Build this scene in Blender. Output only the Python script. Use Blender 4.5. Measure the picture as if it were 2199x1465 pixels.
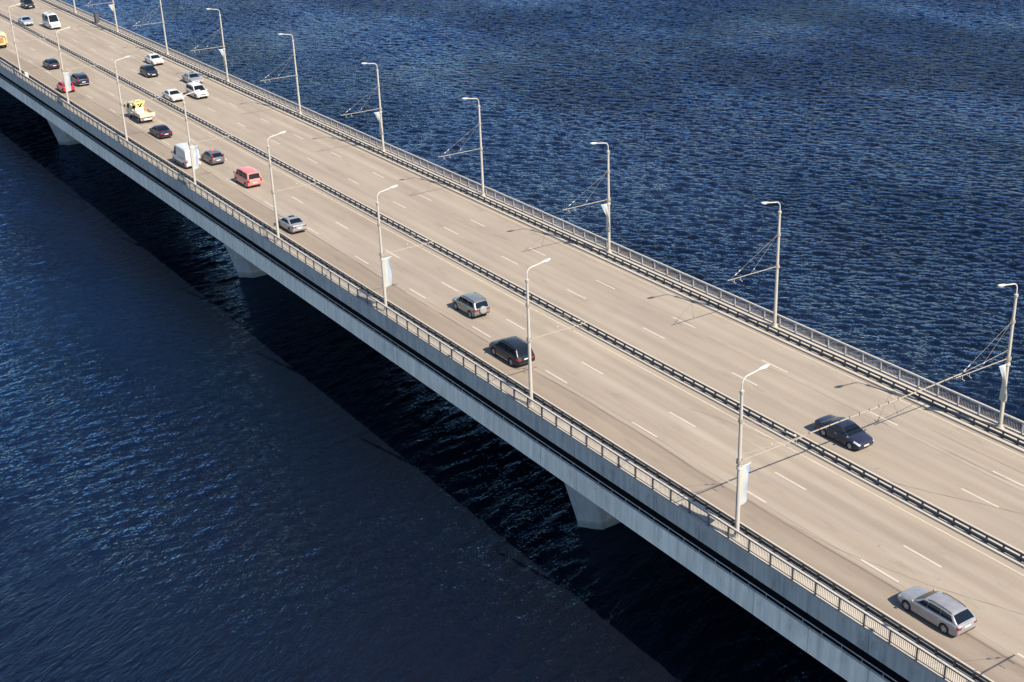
import bpy, bmesh, math, random
import numpy as np
from mathutils import Matrix, Vector

random.seed(7)
rng = np.random.default_rng(11)
S = bpy.context.scene
for o in list(bpy.data.objects):
    bpy.data.objects.remove(o)
C = S.collection
R = math.radians

# ------------------------------------------------------------------ camera
cam_d = bpy.data.cameras.new('camera')
cam = bpy.data.objects.new('camera', cam_d)
C.objects.link(cam)
cam_d.sensor_fit = 'HORIZONTAL'
cam_d.sensor_width = 36.0
cam_d.lens = 47.14
cam_d.clip_start = 0.5
cam_d.clip_end = 30000
rx = Vector((0.5422625, 0.8393906, -0.0370785))
ux = Vector((-0.3199801, 0.2471154, 0.9146293))
bk = Vector((0.7768939, -0.4841048, 0.4025897))
cam.matrix_world = Matrix(((rx.x, ux.x, bk.x, 110.0), (rx.y, ux.y, bk.y, -65.0),
                           (rx.z, ux.z, bk.z, 48.314), (0, 0, 0, 1)))
S.camera = cam
S.render.resolution_x, S.render.resolution_y = 1024, 682

# ------------------------------------------------------------------ sky, sun, exposure
SUN = Vector((1.03, 0.2, 1.0)).normalized()
el = math.asin(SUN.z)
az = math.atan2(SUN.x, SUN.y)
world = bpy.data.worlds.new('World')
S.world = world
world.use_nodes = True
wn = world.node_tree
bg = wn.nodes['Background']
sky = wn.nodes.new('ShaderNodeTexSky')
sky.sky_type = 'NISHITA'
sky.sun_disc = False
sky.sun_elevation = el
sky.sun_rotation = az
sky.air_density = 1.0
sky.dust_density = 0.3
sky.ozone_density = 3.0
sky.altitude = 600.0
wn.links.new(sky.outputs[0], bg.inputs['Color'])
bg.inputs['Strength'].default_value = 0.098
sun_d = bpy.data.lights.new('sun', 'SUN')
sun_d.energy = 4.8
sun_d.angle = R(0.5)
sun_d.color = (1.0, 0.902, 0.745)
sun = bpy.data.objects.new('sun', sun_d)
C.objects.link(sun)
sun.rotation_euler = SUN.to_track_quat('Z', 'Y').to_euler()
sun.location = SUN * 200
S.view_settings.view_transform = 'Standard'
S.view_settings.look = 'None'
S.view_settings.gamma = 1.0
S.view_settings.exposure = 1.02

# ------------------------------------------------------------------ materials
def new_mat(name):
    m = bpy.data.materials.new(name)
    m.use_nodes = True
    return m, m.node_tree, m.node_tree.nodes['Principled BSDF']

def setc(b, col, rough=0.6, metal=0.0, coat=0.0, spec=0.5):
    b.inputs['Base Color'].default_value = (*col, 1)
    b.inputs['Roughness'].default_value = rough
    b.inputs['Metallic'].default_value = metal
    b.inputs['Coat Weight'].default_value = coat
    b.inputs['Coat Roughness'].default_value = 0.06
    b.inputs['Specular IOR Level'].default_value = spec

def node(t, typ, **kw):
    n = t.nodes.new(typ)
    for k, v in kw.items():
        setattr(n, k, v)
    return n

def noise(t, vec, scale, detail=3.0, rough=0.55):
    n = node(t, 'ShaderNodeTexNoise')
    n.inputs['Scale'].default_value = scale
    n.inputs['Detail'].default_value = detail
    n.inputs['Roughness'].default_value = rough
    if vec is not None:
        t.links.new(vec, n.inputs['Vector'])
    return n.outputs['Fac']

def mapping(t, vec, scale=(1, 1, 1), rot=(0, 0, 0), loc=(0, 0, 0)):
    n = node(t, 'ShaderNodeMapping')
    n.inputs['Scale'].default_value = scale
    n.inputs['Rotation'].default_value = rot
    n.inputs['Location'].default_value = loc
    t.links.new(vec, n.inputs['Vector'])
    return n.outputs['Vector']

def ramp(t, fac, stops):
    n = node(t, 'ShaderNodeValToRGB')
    els = n.color_ramp.elements
    els[0].position, els[0].color = stops[0][0], (*stops[0][1], 1)
    els[1].position, els[1].color = stops[-1][0], (*stops[-1][1], 1)
    for p, c in stops[1:-1]:
        e = els.new(p)
        e.color = (*c, 1)
    t.links.new(fac, n.inputs['Fac'])
    return n.outputs['Color']

def maprange(t, val, a, b, c=0.0, d=1.0, smooth=True):
    n = node(t, 'ShaderNodeMapRange')
    if smooth:
        n.interpolation_type = 'SMOOTHSTEP'
    n.inputs['From Min'].default_value = a
    n.inputs['From Max'].default_value = b
    n.inputs['To Min'].default_value = c
    n.inputs['To Max'].default_value = d
    t.links.new(val, n.inputs['Value'])
    return n.outputs['Result']

def math_(t, op, a, b=None):
    n = node(t, 'ShaderNodeMath', operation=op)
    for i, v in enumerate((a, b)):
        if v is None:
            continue
        if isinstance(v, (int, float)):
            n.inputs[i].default_value = v
        else:
            t.links.new(v, n.inputs[i])
    return n.outputs[0]

def mix(t, fac, a, b, mode='MIX'):
    n = node(t, 'ShaderNodeMix', data_type='RGBA', blend_type=mode)
    for i, v in ((0, fac), (6, a), (7, b)):
        if isinstance(v, (int, float)):
            n.inputs[i].default_value = v
        elif isinstance(v, tuple):
            n.inputs[i].default_value = (*v, 1)
        else:
            t.links.new(v, n.inputs[i])
    return n.outputs[2]

def coords(t):
    return node(t, 'ShaderNodeTexCoord').outputs['Object']

def sepxyz(t, v):
    n = node(t, 'ShaderNodeSeparateXYZ')
    t.links.new(v, n.inputs[0])
    return n.outputs

def speckled(name, c0, c1, rough=0.7, scale=(1, 1, 1), nscale=2.0, metal=0.0, coat=0.0, spec=0.4, bump=0.0, fine=None):
    m, t, b = new_mat(name)
    setc(b, c0, rough, metal, coat, spec)
    co = coords(t)
    f = noise(t, mapping(t, co, scale), nscale, 5.0, 0.6)
    col = ramp(t, f, [(0.3, c0), (0.7, c1)])
    if fine:
        f2 = noise(t, co, fine, 2.0)
        col = mix(t, 1.0, col, ramp(t, f2, [(0.25, (0.82,) * 3), (0.75, (1.12,) * 3)]), 'MULTIPLY')
    t.links.new(col, b.inputs['Base Color'])
    if bump:
        bn = node(t, 'ShaderNodeBump')
        bn.inputs['Strength'].default_value = bump
        bn.inputs['Distance'].default_value = 0.05
        t.links.new(f, bn.inputs['Height'])
        t.links.new(bn.outputs[0], b.inputs['Normal'])
    return m

def asphalt_mat():
    m, t, b = new_mat('asphalt')
    setc(b, (0.3, 0.26, 0.21), 0.85, spec=0.25)
    co = coords(t)
    x, y, z = sepxyz(t, co)
    streak = noise(t, mapping(t, co, (0.012, 0.75, 1)), 1.0, 4.0, 0.6)
    col = ramp(t, streak, [(0.30, (0.240, 0.199, 0.159)), (0.5, (0.264, 0.225, 0.184)), (0.68, (0.292, 0.254, 0.209))])
    patch = noise(t, mapping(t, co, (0.06, 0.25, 1)), 1.0, 3.0)
    col = mix(t, 1.0, col, ramp(t, patch, [(0.3, (0.9, 0.88, 0.88)), (0.7, (1.08, 1.07, 1.04))]), 'MULTIPLY')
    wob = noise(t, mapping(t, co, (0.06, 0.06, 1)), 1.0, 3.0)
    yw = math_(t, 'ADD', y, math_(t, 'MULTIPLY', math_(t, 'SUBTRACT', wob, 0.5), 1.0))
    # the older, browner lane beside the near walkway, and the paving seams along the lanes
    near = maprange(t, yw, -8.9, -8.3, 1.0, 0.0)
    col = mix(t, near, col, mix(t, 1.0, col, (0.835, 0.81, 0.80), 'MULTIPLY'))
    def seam(yc, w, amount, lo=None, hi=None):
        nonlocal col
        d = math_(t, 'ABSOLUTE', math_(t, 'SUBTRACT', yw, yc))
        f = math_(t, 'MULTIPLY', maprange(t, d, w * 0.3, w, 1.0, 0.0), amount)
        if lo is not None:
            f = math_(t, 'MULTIPLY', f, maprange(t, x, lo, hi, 0.0, 1.0))
        br = noise(t, mapping(t, co, (0.15, 0.01, 1), loc=(yc, 0, 0)), 1.0, 2.0)
        f = math_(t, 'MULTIPLY', f, maprange(t, br, 0.32, 0.55, 0.25, 1.0))
        col = mix(t, f, col, (0.085, 0.07, 0.06))
    seam(-8.72, 0.13, 0.62)
    seam(-8.15, 0.10, 0.28)
    seam(7.72, 0.16, 0.55, 47, 54)
    seam(9.35, 0.16, 0.35, 47, 54)
    seam(7.2, 0.12, 0.3, 20, 44)
    # lighter, polished wheel tracks and darker oil strips between them
    tr = math_(t, 'SINE', math_(t, 'MULTIPLY', y, 2 * math.pi / 1.75))
    col = mix(t, 1.0, col, ramp(t, maprange(t, tr, -1, 1), [(0.0, (0.965, 0.96, 0.965)), (1.0, (1.03, 1.03, 1.02))]), 'MULTIPLY')
    oil = noise(t, mapping(t, co, (0.22, 0.9, 1), loc=(9, 3, 0)), 1.0, 4.0, 0.7)
    lane = math_(t, 'ABSOLUTE', math_(t, 'SINE', math_(t, 'MULTIPLY', math_(t, 'ADD', y, 1.2), math.pi / 3.45)))
    col = mix(t, math_(t, 'MULTIPLY', maprange(t, oil, 0.50, 0.72), math_(t, 'MULTIPLY', maprange(t, lane, 0.55, 0.98), 0.30)), col, (0.11, 0.092, 0.075))
    spots = noise(t, mapping(t, co, (1.1, 1.6, 1), loc=(2, 7, 0)), 1.0, 3.0, 0.5)
    col = mix(t, maprange(t, spots, 0.69, 0.76, 0.0, 0.35), col, (0.13, 0.11, 0.09))
    g = noise(t, co, 14.0, 3.0, 0.7)
    col = mix(t, 1.0, col, ramp(t, g, [(0.25, (0.86,) * 3), (0.75, (1.14,) * 3)]), 'MULTIPLY')
    t.links.new(col, b.inputs['Base Color'])
    bn = node(t, 'ShaderNodeBump')
    bn.inputs['Strength'].default_value = 0.25
    bn.inputs['Distance'].default_value = 0.02
    t.links.new(g, bn.inputs['Height'])
    t.links.new(bn.outputs[0], b.inputs['Normal'])
    return m

def concrete_mat(name, c0, c1, stain=0.35, streaks=0.5):
    m, t, b = new_mat(name)
    setc(b, c0, 0.85, spec=0.3)
    co = coords(t)
    f = noise(t, mapping(t, co, (0.35, 0.35, 0.35)), 1.0, 6.0, 0.65)
    col = ramp(t, f, [(0.3, c0), (0.7, c1)])
    st = noise(t, mapping(t, co, (2.2, 2.2, 0.12)), 1.0, 4.0, 0.6)
    col = mix(t, streaks, col, mix(t, 1.0, col, ramp(t, st, [(0.3, (0.62, 0.64, 0.68)), (0.62, (1.06,) * 3)]), 'MULTIPLY'))
    blot = noise(t, mapping(t, co, (0.9, 0.9, 0.5), loc=(4, 1, 2)), 1.0, 5.0, 0.7)
    col = mix(t, stain, col, mix(t, 1.0, col, ramp(t, blot, [(0.55, (1, 1, 1)), (0.75, (0.5, 0.52, 0.56))]), 'MULTIPLY'))
    t.links.new(col, b.inputs['Base Color'])
    bn = node(t, 'ShaderNodeBump')
    bn.inputs['Strength'].default_value = 0.2
    bn.inputs['Distance'].default_value = 0.03
    t.links.new(f, bn.inputs['Height'])
    t.links.new(bn.outputs[0], b.inputs['Normal'])
    return m

def paint_line_mat():
    m, t, b = new_mat('road_paint')
    setc(b, (0.7, 0.65, 0.55), 0.7, spec=0.3)
    co = coords(t)
    f = noise(t, mapping(t, co, (0.6, 3.0, 1)), 1.6, 4.0, 0.7)
    col = ramp(t, f, [(0.28, (0.38, 0.335, 0.28)), (0.5, (0.46, 0.41, 0.345)), (0.8, (0.51, 0.46, 0.39))])
    t.links.new(col, b.inputs['Base Color'])
    return m

def water_mat():
    m, t, b = new_mat('river_water')
    setc(b, (0.005, 0.006, 0.010), 0.06, spec=0.30)
    b.inputs['Specular Tint'].default_value = (0.60, 0.82, 1.0, 1)
    b.inputs['IOR'].default_value = 1.333
    co = coords(t)
    big = noise(t, mapping(t, co, (0.012, 0.03, 1)), 1.0, 3.0)
    col = ramp(t, big, [(0.3, (0.0018, 0.0050, 0.0112)), (0.7, (0.0046, 0.0050, 0.0082))])
    y = sepxyz(t, co)[1]
    side = maprange(t, y, -8.0, 8.0)
    def ripple(crest_deg, sl, ss, detail, rough, ridged):
        """noise stretched along the wave crests"""
        vr = node(t, 'ShaderNodeVectorRotate', rotation_type='Z_AXIS')
        vr.inputs['Angle'].default_value = R(-crest_deg)
        t.links.new(co, vr.inputs['Vector'])
        n = noise(t, mapping(t, vr.outputs[0], (sl, ss, 1)), 1.0, detail, rough)
        if ridged:      # peaked crests with flat troughs between them
            n = math_(t, 'SUBTRACT', 1.0, math_(t, 'ABSOLUTE', math_(t, 'SUBTRACT', math_(t, 'MULTIPLY', n, 2.0), 1.0)))
            n = math_(t, 'POWER', n, ridged)
        return n
    def both(a_far, a_near, *args):
        f = ripple(a_far, *args)
        n = ripple(a_near, *args)
        mx = node(t, 'ShaderNodeMix', data_type='FLOAT')
        t.links.new(side, mx.inputs[0])
        t.links.new(n, mx.inputs[2])
        t.links.new(f, mx.inputs[3])
        return mx.outputs[0]
    w1 = both(26, 120, 0.42, 1.30, 4.0, 0.60, 3.0)
    w2 = both(60, 84, 0.9, 2.6, 4.0, 0.62, 0)
    w3 = both(12, 132, 1.7, 4.6, 3.0, 0.6, 2.2)
    gust = noise(t, mapping(t, co, (0.016, 0.034, 1), (0, 0, R(20))), 1.0, 5.0, 0.55)
    h = math_(t, 'ADD', math_(t, 'MULTIPLY', w1, 0.34), math_(t, 'MULTIPLY', w2, 0.14))
    h = math_(t, 'ADD', h, math_(t, 'MULTIPLY', w3, 0.085))
    bn = node(t, 'ShaderNodeBump')
    bn.inputs['Distance'].default_value = 1.0
    t.links.new(math_(t, 'MULTIPLY', maprange(t, gust, 0.36, 0.64, 0.50, 1.12), math_(t, 'MULTIPLY', maprange(t, side, 0.0, 1.0, 0.60, 0.66), maprange(t, math_(t, 'ABSOLUTE', y), 12.0, 34.0, 0.62, 1.0))), bn.inputs['Strength'])
    t.links.new(h, bn.inputs['Height'])
    # murky body under a reflecting surface (Fresnel of water); the tint stands for a polarised, deep blue sky
    dif = node(t, 'ShaderNodeBsdfDiffuse')
    t.links.new(col, dif.inputs['Color'])
    t.links.new(bn.outputs[0], dif.inputs['Normal'])
    glo = node(t, 'ShaderNodeBsdfGlossy')
    t.links.new(mix(t, side, (0.30, 0.50, 0.80), (0.46, 0.58, 0.80)), glo.inputs['Color'])
    glo.inputs['Roughness'].default_value = 0.04
    t.links.new(bn.outputs[0], glo.inputs['Normal'])
    fr = node(t, 'ShaderNodeFresnel')
    fr.inputs['IOR'].default_value = 1.333
    t.links.new(bn.outputs[0], fr.inputs['Normal'])
    ms = node(t, 'ShaderNodeMixShader')
    t.links.new(fr.outputs[0], ms.inputs[0])
    t.links.new(dif.outputs[0], ms.inputs[1])
    t.links.new(glo.outputs[0], ms.inputs[2])
    t.links.new(ms.outputs[0], t.nodes['Material Output'].inputs['Surface'])
    t.nodes.remove(b)
    return m

def paint(name, col, flake=0.0, rough=0.32, coat=0.7):
    """car paint: a clear coat over a slightly dusty colour"""
    m, t, b = new_mat(name)
    setc(b, col, rough, flake, coat, 0.5 * coat / 0.7)
    co = coords(t)
    f = noise(t, mapping(t, co, (1.5, 1.5, 2.5)), 1.3, 4.0, 0.6)
    hi = tuple(min(1, c * 1.08 + 0.006) for c in col)
    lo = tuple(c * 0.86 for c in col)
    t.links.new(ramp(t, f, [(0.3, lo), (0.7, hi)]), b.inputs['Base Color'])
    return m

def plain(name, col, rough=0.5, metal=0.0, coat=0.0, var=0.12, nscale=3.0, spec=0.5):
    return speckled(name, tuple(c * (1 - var) for c in col), tuple(min(1, c * (1 + var)) for c in col), rough,
                    nscale=nscale, metal=metal, coat=coat, spec=spec)

def banner_mat():
    m, t, b = new_mat('banner_cloth')
    setc(b, (0.72, 0.75, 0.78), 0.8, spec=0.2)
    co = coords(t)
    x, y, z = sepxyz(t, co)
    w = noise(t, mapping(t, co, (1, 1, 0.6)), 1.2, 2.0)
    yy = math_(t, 'ADD', math_(t, 'ABSOLUTE', y), math_(t, 'MULTIPLY', math_(t, 'SUBTRACT', w, 0.5), 0.5))
    f = math_(t, 'MULTIPLY', maprange(t, yy, 0.52, 0.66), maprange(t, yy, 0.92, 0.8))
    f = math_(t, 'MULTIPLY', f, maprange(t, z, -2.1, -1.2, 0.35, 0.9))
    col = mix(t, f, (0.34, 0.34, 0.325), (0.19, 0.265, 0.39))
    t.links.new(col, b.inputs['Base Color'])
    return m

M = {}
M['asphalt'] = asphalt_mat()
M['line'] = paint_line_mat()
M['edgeline'] = speckled('worn_edge_paint', (0.34, 0.30, 0.25), (0.47, 0.425, 0.36), 0.75, scale=(0.3, 2, 1), nscale=2.0)
M['dark_line'] = plain('dark_line', (0.10, 0.083, 0.07), 0.6)
M['walk'] = concrete_mat('walkway_concrete', (0.36, 0.315, 0.265), (0.43, 0.385, 0.325), 0.2, 0.15)
M['fascia'] = concrete_mat('fascia_concrete', (0.36, 0.335, 0.30), (0.45, 0.42, 0.375), 0.75, 0.75)
M['panel'] = concrete_mat('panel_concrete', (0.68, 0.60, 0.49), (0.80, 0.72, 0.60), 0.65, 0.7)
def tide_band(m):
    t = m.node_tree
    b = t.nodes['Principled BSDF']
    src = b.inputs['Base Color'].links[0].from_socket
    co = coords(t)
    z = sepxyz(t, co)[2]
    w = noise(t, mapping(t, co, (1.2, 1.2, 0.6)), 1.0, 4.0, 0.6)
    zz = math_(t, 'ADD', z, math_(t, 'MULTIPLY', math_(t, 'SUBTRACT', w, 0.5), 0.5))
    f = maprange(t, zz, -10.95, -10.3, 0.45, 0.0)
    col = mix(t, f, src, (0.075, 0.085, 0.07))
    f2 = math_(t, 'MULTIPLY', maprange(t, zz, -10.62, -10.5), maprange(t, zz, -10.35, -10.42))
    t.links.new(mix(t, math_(t, 'MULTIPLY', f2, 0.22), col, (0.5, 0.5, 0.47)), b.inputs['Base Color'])
    return m
M['pier'] = tide_band(concrete_mat('pier_concrete', (0.30, 0.31, 0.31), (0.40, 0.40, 0.39), 0.5, 0.5))
M['shadesteel'] = plain('shade_dark_girder', (0.012, 0.014, 0.018), 0.6)  # near black: the shade of the recess under the deck is in the colour
M['galv'] = speckled('shade_dark_galvanised', (0.03, 0.033, 0.04), (0.06, 0.064, 0.072), 0.5, nscale=2.5, metal=0.25)  # guard rail's shaded face put into the colour of the steel
M['lip'] = speckled('lit_lip_and_rail_steel', (0.40, 0.38, 0.36), (0.50, 0.48, 0.45), 0.5, nscale=2.0, metal=0.1)  # sunlit top of the beams put into the colour; also on the service rail
M['rail'] = plain('railing_paint', (0.40, 0.37, 0.335), 0.5)
M['baluster'] = plain('baluster_paint', (0.22, 0.20, 0.18), 0.5)
M['balfar'] = plain('weathered_baluster_paint', (0.30, 0.245, 0.195), 0.55)
M['railshade'] = plain('railing_shade_paint', (0.10, 0.09, 0.085), 0.5)  # darkened for the handrail's shaded side; also on posts and bottom rail
M['pole'] = speckled('lamp_pole_paint', (0.32, 0.29, 0.25), (0.40, 0.365, 0.32), 0.55, scale=(1, 1, .25), nscale=1.5)
M['lum'] = plain('luminaire_paint', (0.46, 0.43, 0.39), 0.45)
M['glassy'] = plain('lamp_glass', (0.30, 0.30, 0.30), 0.2)
M['banner'] = banner_mat()
M['water'] = water_mat()
M['tyre'] = plain('tyre_rubber', (0.018, 0.018, 0.02), 0.85)
M['rim'] = plain('wheel_alloy', (0.42, 0.43, 0.45), 0.35, 0.6)
M['glass'] = plain('car_glass', (0.006, 0.010, 0.016), 0.05, 0.0, 0.0, spec=0.22)
M['black'] = plain('black_plastic', (0.022, 0.023, 0.026), 0.55)
M['chrome'] = plain('bright_trim', (0.62, 0.62, 0.62), 0.25, 0.7)
M['plate'] = plain('licence_plate', (0.52, 0.50, 0.47), 0.5, var=0.05)
M['redlamp'] = plain('tail_lamp', (0.22, 0.016, 0.020), 0.25, 0, 0.5)
M['headlamp'] = plain('head_lamp', (0.62, 0.63, 0.64), 0.15, 0.2, 0.6)
M['orangesign'] = plain('orange_sign', (0.75, 0.16, 0.05), 0.5)
M['yellow'] = plain('yellow_paint', (0.50, 0.44, 0.17), 0.5, var=0.2)
M['cream'] = plain('cream_paint', (0.47, 0.42, 0.31), 0.55, var=0.12)
M['orange'] = plain('orange_paint', (0.52, 0.34, 0.15), 0.5, var=0.15)
M['orangebrown'] = plain('rusty_orange_paint', (0.30, 0.15, 0.05), 0.5)
M['redwhite'] = plain('red_paint', (0.5, 0.06, 0.04), 0.5)
M['cable'] = plain('cable_grey', (0.265, 0.23, 0.185), 0.6)
M['darkbox'] = plain('dark_box_paint', (0.05, 0.052, 0.06), 0.6)

# ------------------------------------------------------------------ mesh helpers
class MB:
    def __init__(self):
        self.v, self.f, self.s = [], [], []
    def add(self, vs, fs, smooth=False):
        n = len(self.v)
        self.v += [tuple(p) for p in vs]
        self.f += [tuple(i + n for i in f) for f in fs]
        self.s += [smooth] * len(fs)
        return self
    def box(self, x0, x1, y0, y1, z0, z1):
        vs = [(x, y, z) for z in (z0, z1) for y in (y0, y1) for x in (x0, x1)]
        return self.add(vs, [(0, 2, 3, 1), (4, 5, 7, 6), (0, 1, 5, 4), (2, 6, 7, 3), (0, 4, 6, 2), (1, 3, 7, 5)])
    def obox(self, c, ax, hx, hy, hz, tilt=None):
        """box centred on c, long axis ax"""
        a = Vector(ax).normalized()
        up = Vector(tilt) if tilt else Vector((0, 0, 1))
        b = up.cross(a)
        b = b.normalized() if b.length > 1e-5 else Vector((0, 1, 0))
        d = a.cross(b)
        c = Vector(c)
        vs = [c + a * hx * i + b * hy * j + d * hz * k for k in (-1, 1) for j in (-1, 1) for i in (-1, 1)]
        return self.add(vs, [(0, 2, 3, 1), (4, 5, 7, 6), (0, 1, 5, 4), (2, 6, 7, 3), (0, 4, 6, 2), (1, 3, 7, 5)])
    def tube(self, pts, r, n=8, cap=True):
        pts = [Vector(p) for p in pts]
        rs = r if isinstance(r, (list, tuple)) else [r] * len(pts)
        vs, fs = [], []
        ref = Vector((0, 0, 1))
        d0 = (pts[1] - pts[0]).normalized()
        if abs(d0.z) > 0.9:
            ref = Vector((1, 0, 0))
        for i, p in enumerate(pts):
            d = (pts[min(i + 1, len(pts) - 1)] - pts[max(i - 1, 0)]).normalized()
            a = (ref - d * ref.dot(d)).normalized()
            b = d.cross(a)
            for k in range(n):
                t = 2 * math.pi * k / n
                vs.append(p + (a * math.cos(t) + b * math.sin(t)) * rs[i])
        for i in range(len(pts) - 1):
            for k in range(n):
                fs.append((i * n + k, i * n + (k + 1) % n, (i + 1) * n + (k + 1) % n, (i + 1) * n + k))
        self.add(vs, fs, True)
        if cap:
            e = (len(pts) - 1) * n
            self.add(vs[:n], [tuple(range(n))[::-1]])
            self.add(vs[e:], [tuple(range(n))])
        return self
    def prism(self, prof, x0, x1, cap=True):
        """profile of (y, z), counter-clockwise seen from +x, swept along x"""
        n = len(prof)
        vs = [(x0, y, z) for y, z in prof] + [(x1, y, z) for y, z in prof]
        fs = [(i, (i + 1) % n, n + (i + 1) % n, n + i) for i in range(n)]
        if cap:
            fs += [tuple(range(n))[::-1], tuple(range(n, 2 * n))]
        return self.add(vs, fs)
    def ribbon(self, prof, x0, x1, th=0.004):
        return self.prism(prof, x0, x1)
    def lathe(self, prof, c=(0, 0, 0), axis='y', n=20):
        """profile of (radius, offset along axis)"""
        vs, fs = [], []
        for r, h in prof:
            for k in range(n):
                t = 2 * math.pi * k / n
                a, b = r * math.cos(t), r * math.sin(t)
                p = (a, h, b) if axis == 'y' else (a, b, h)
                vs.append((p[0] + c[0], p[1] + c[1], p[2] + c[2]))
        for i in range(len(prof) - 1):
            for k in range(n):
                q = (i * n + k, i * n + (k + 1) % n, (i + 1) * n + (k + 1) % n, (i + 1) * n + k)
                fs.append(q[::-1] if axis == 'y' else q)
        return self.add(vs, fs, True)
    def grid(self, P, smooth=True, flip=False):
        nu, nv = len(P), len(P[0])
        vs = [p for row in P for p in row]
        fs = []
        for i in range(nu - 1):
            for j in range(nv - 1):
                q = (i * nv + j, (i + 1) * nv + j, (i + 1) * nv + j + 1, i * nv + j + 1)
                fs.append(q[::-1] if flip else q)
        return self.add(vs, fs, smooth)
    def mesh(self, name, mat, sharp=40):
        me = bpy.data.meshes.new(name)
        me.from_pydata(self.v, [], self.f)
        me.polygons.foreach_set('use_smooth', self.s)
        me.materials.append(mat)
        bm = bmesh.new()
        bm.from_mesh(me)
        if any(self.s):
            bmesh.ops.remove_doubles(bm, verts=bm.verts, dist=0.0004)
        bmesh.ops.recalc_face_normals(bm, faces=bm.faces)
        bm.to_mesh(me)
        bm.free()
        if any(self.s):
            me.set_sharp_from_angle(angle=R(sharp))
        me.update()
        return me
    def build(self, name, mat, parent=None, loc=(0, 0, 0), sharp=40):
        return link(name, self.mesh(name, mat, sharp), parent, loc)

def link(name, data, parent=None, loc=(0, 0, 0)):
    o = bpy.data.objects.new(name, data)
    C.objects.link(o)
    o.location = loc
    if parent is not None:
        o.parent = parent
    return o

def tag(o, label, cat, group=None):
    o['label'] = label
    o['category'] = cat
    if group:
        o['group'] = group
    return o

def thing(name, label, cat, loc=(0, 0, 0), rz=0.0, group=None, scale=1.0):
    o = link(name, None, None, loc)
    o.empty_display_size = 0.3
    o.rotation_euler = (0, 0, rz)
    o.scale = (scale,) * 3
    return tag(o, label, cat, group)

def struct(o):
    o['kind'] = 'structure'
    return o

def copy_tree(src, parent=None):
    o = src.copy()
    C.objects.link(o)
    if parent is not None:
        o.parent = parent
    for ch in list(src.children):
        copy_tree(ch, o)
    return o

# ------------------------------------------------------------------ river
WZ = -11.3
def build_river():
    x0, x1, y0, y1, st = -430.0, 110.0, -90.0, 360.0, 0.33
    xs = np.arange(x0, x1 + 0.01, st)
    ys = np.arange(y0, y1 + 0.01, st)
    X, Y = np.meshgrid(xs, ys, indexing='ij')
    X = X.astype(np.float32)
    Y = Y.astype(np.float32)
    Z = np.zeros_like(X)
    side = np.clip((Y + 8.0) / 16.0, 0, 1)
    n = 44
    for crest, wgt in ((34.0, side * 1.05), (110.0, (1.0 - side) * 0.62)):
        for i in range(n):
            lam = 0.85 * (3.3 / 0.85) ** ((i + rng.uniform()) / n)
            th = R(crest + 90.0) + rng.normal(0, 0.42)
            k = 2 * math.pi / lam
            amp = 0.0046 * lam ** 0.9
            ph = rng.uniform(0, 2 * math.pi)
            arg = k * (math.cos(th) * X + math.sin(th) * Y) + ph
            s = np.sin(arg)
            Z += wgt * (amp * (s + 0.22 * np.cos(2 * arg + math.pi)))
    gust = np.zeros_like(X)
    for i in range(14):
        lam = rng.uniform(35, 140)
        th = rng.uniform(0, 2 * math.pi)
        gust += np.sin(2 * math.pi / lam * (math.cos(th) * X + math.sin(th) * Y) + rng.uniform(0, 6.28))
    gust = 1.0 + 0.11 * gust
    Z *= np.clip(gust, 0.5, 1.5)
    Z *= np.clip(np.minimum(np.minimum((X - x0) / 110.0, (xs[-1] - X) / 14.0), np.minimum((Y - y0) / 14.0, (ys[-1] - Y) / 110.0)), 0, 1)
    nx, ny = X.shape
    V = np.stack([X, Y, Z + WZ], -1).reshape(-1, 3)
    idx = np.arange(nx * ny).reshape(nx, ny)
    F = np.stack([idx[:-1, :-1], idx[1:, :-1], idx[1:, 1:], idx[:-1, 1:]], -1).reshape(-1, 4)
    # the calm-looking water outside, out to the horizon, in the same sheet
    B = 9000.0
    xe, ye = xs[-1], ys[-1]
    outer = [(-B, -B), (x0, -B), (xe, -B), (B, -B), (-B, y0), (x0, y0), (xe, y0), (B, y0),
             (-B, ye), (x0, ye), (xe, ye), (B, ye), (-B, B), (x0, B), (xe, B), (B, B)]
    base = len(V)
    V = np.concatenate([V, np.array([(a, b, WZ) for a, b in outer], dtype=V.dtype)])
    OF = []
    for j in range(3):
        for i in range(3):
            if (i, j) != (1, 1):
                q = j * 4 + i
                OF.append((base + q, base + q + 1, base + q + 5, base + q + 4))
    F = np.concatenate([F, np.array(OF)])
    me = bpy.data.meshes.new('river')
    me.vertices.add(len(V))
    me.vertices.foreach_set('co', V.astype(np.float32).ravel())
    me.loops.add(F.size)
    me.loops.foreach_set('vertex_index', F.astype(np.int32).ravel())
    me.polygons.add(len(F))
    me.polygons.foreach_set('loop_start', np.arange(0, F.size, 4, dtype=np.int32))
    me.polygons.foreach_set('use_smooth', np.ones(len(F), dtype=bool))
    me.update(calc_edges=True)
    me.materials.append(M['water'])
    struct(link('river', me))
build_river()

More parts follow.
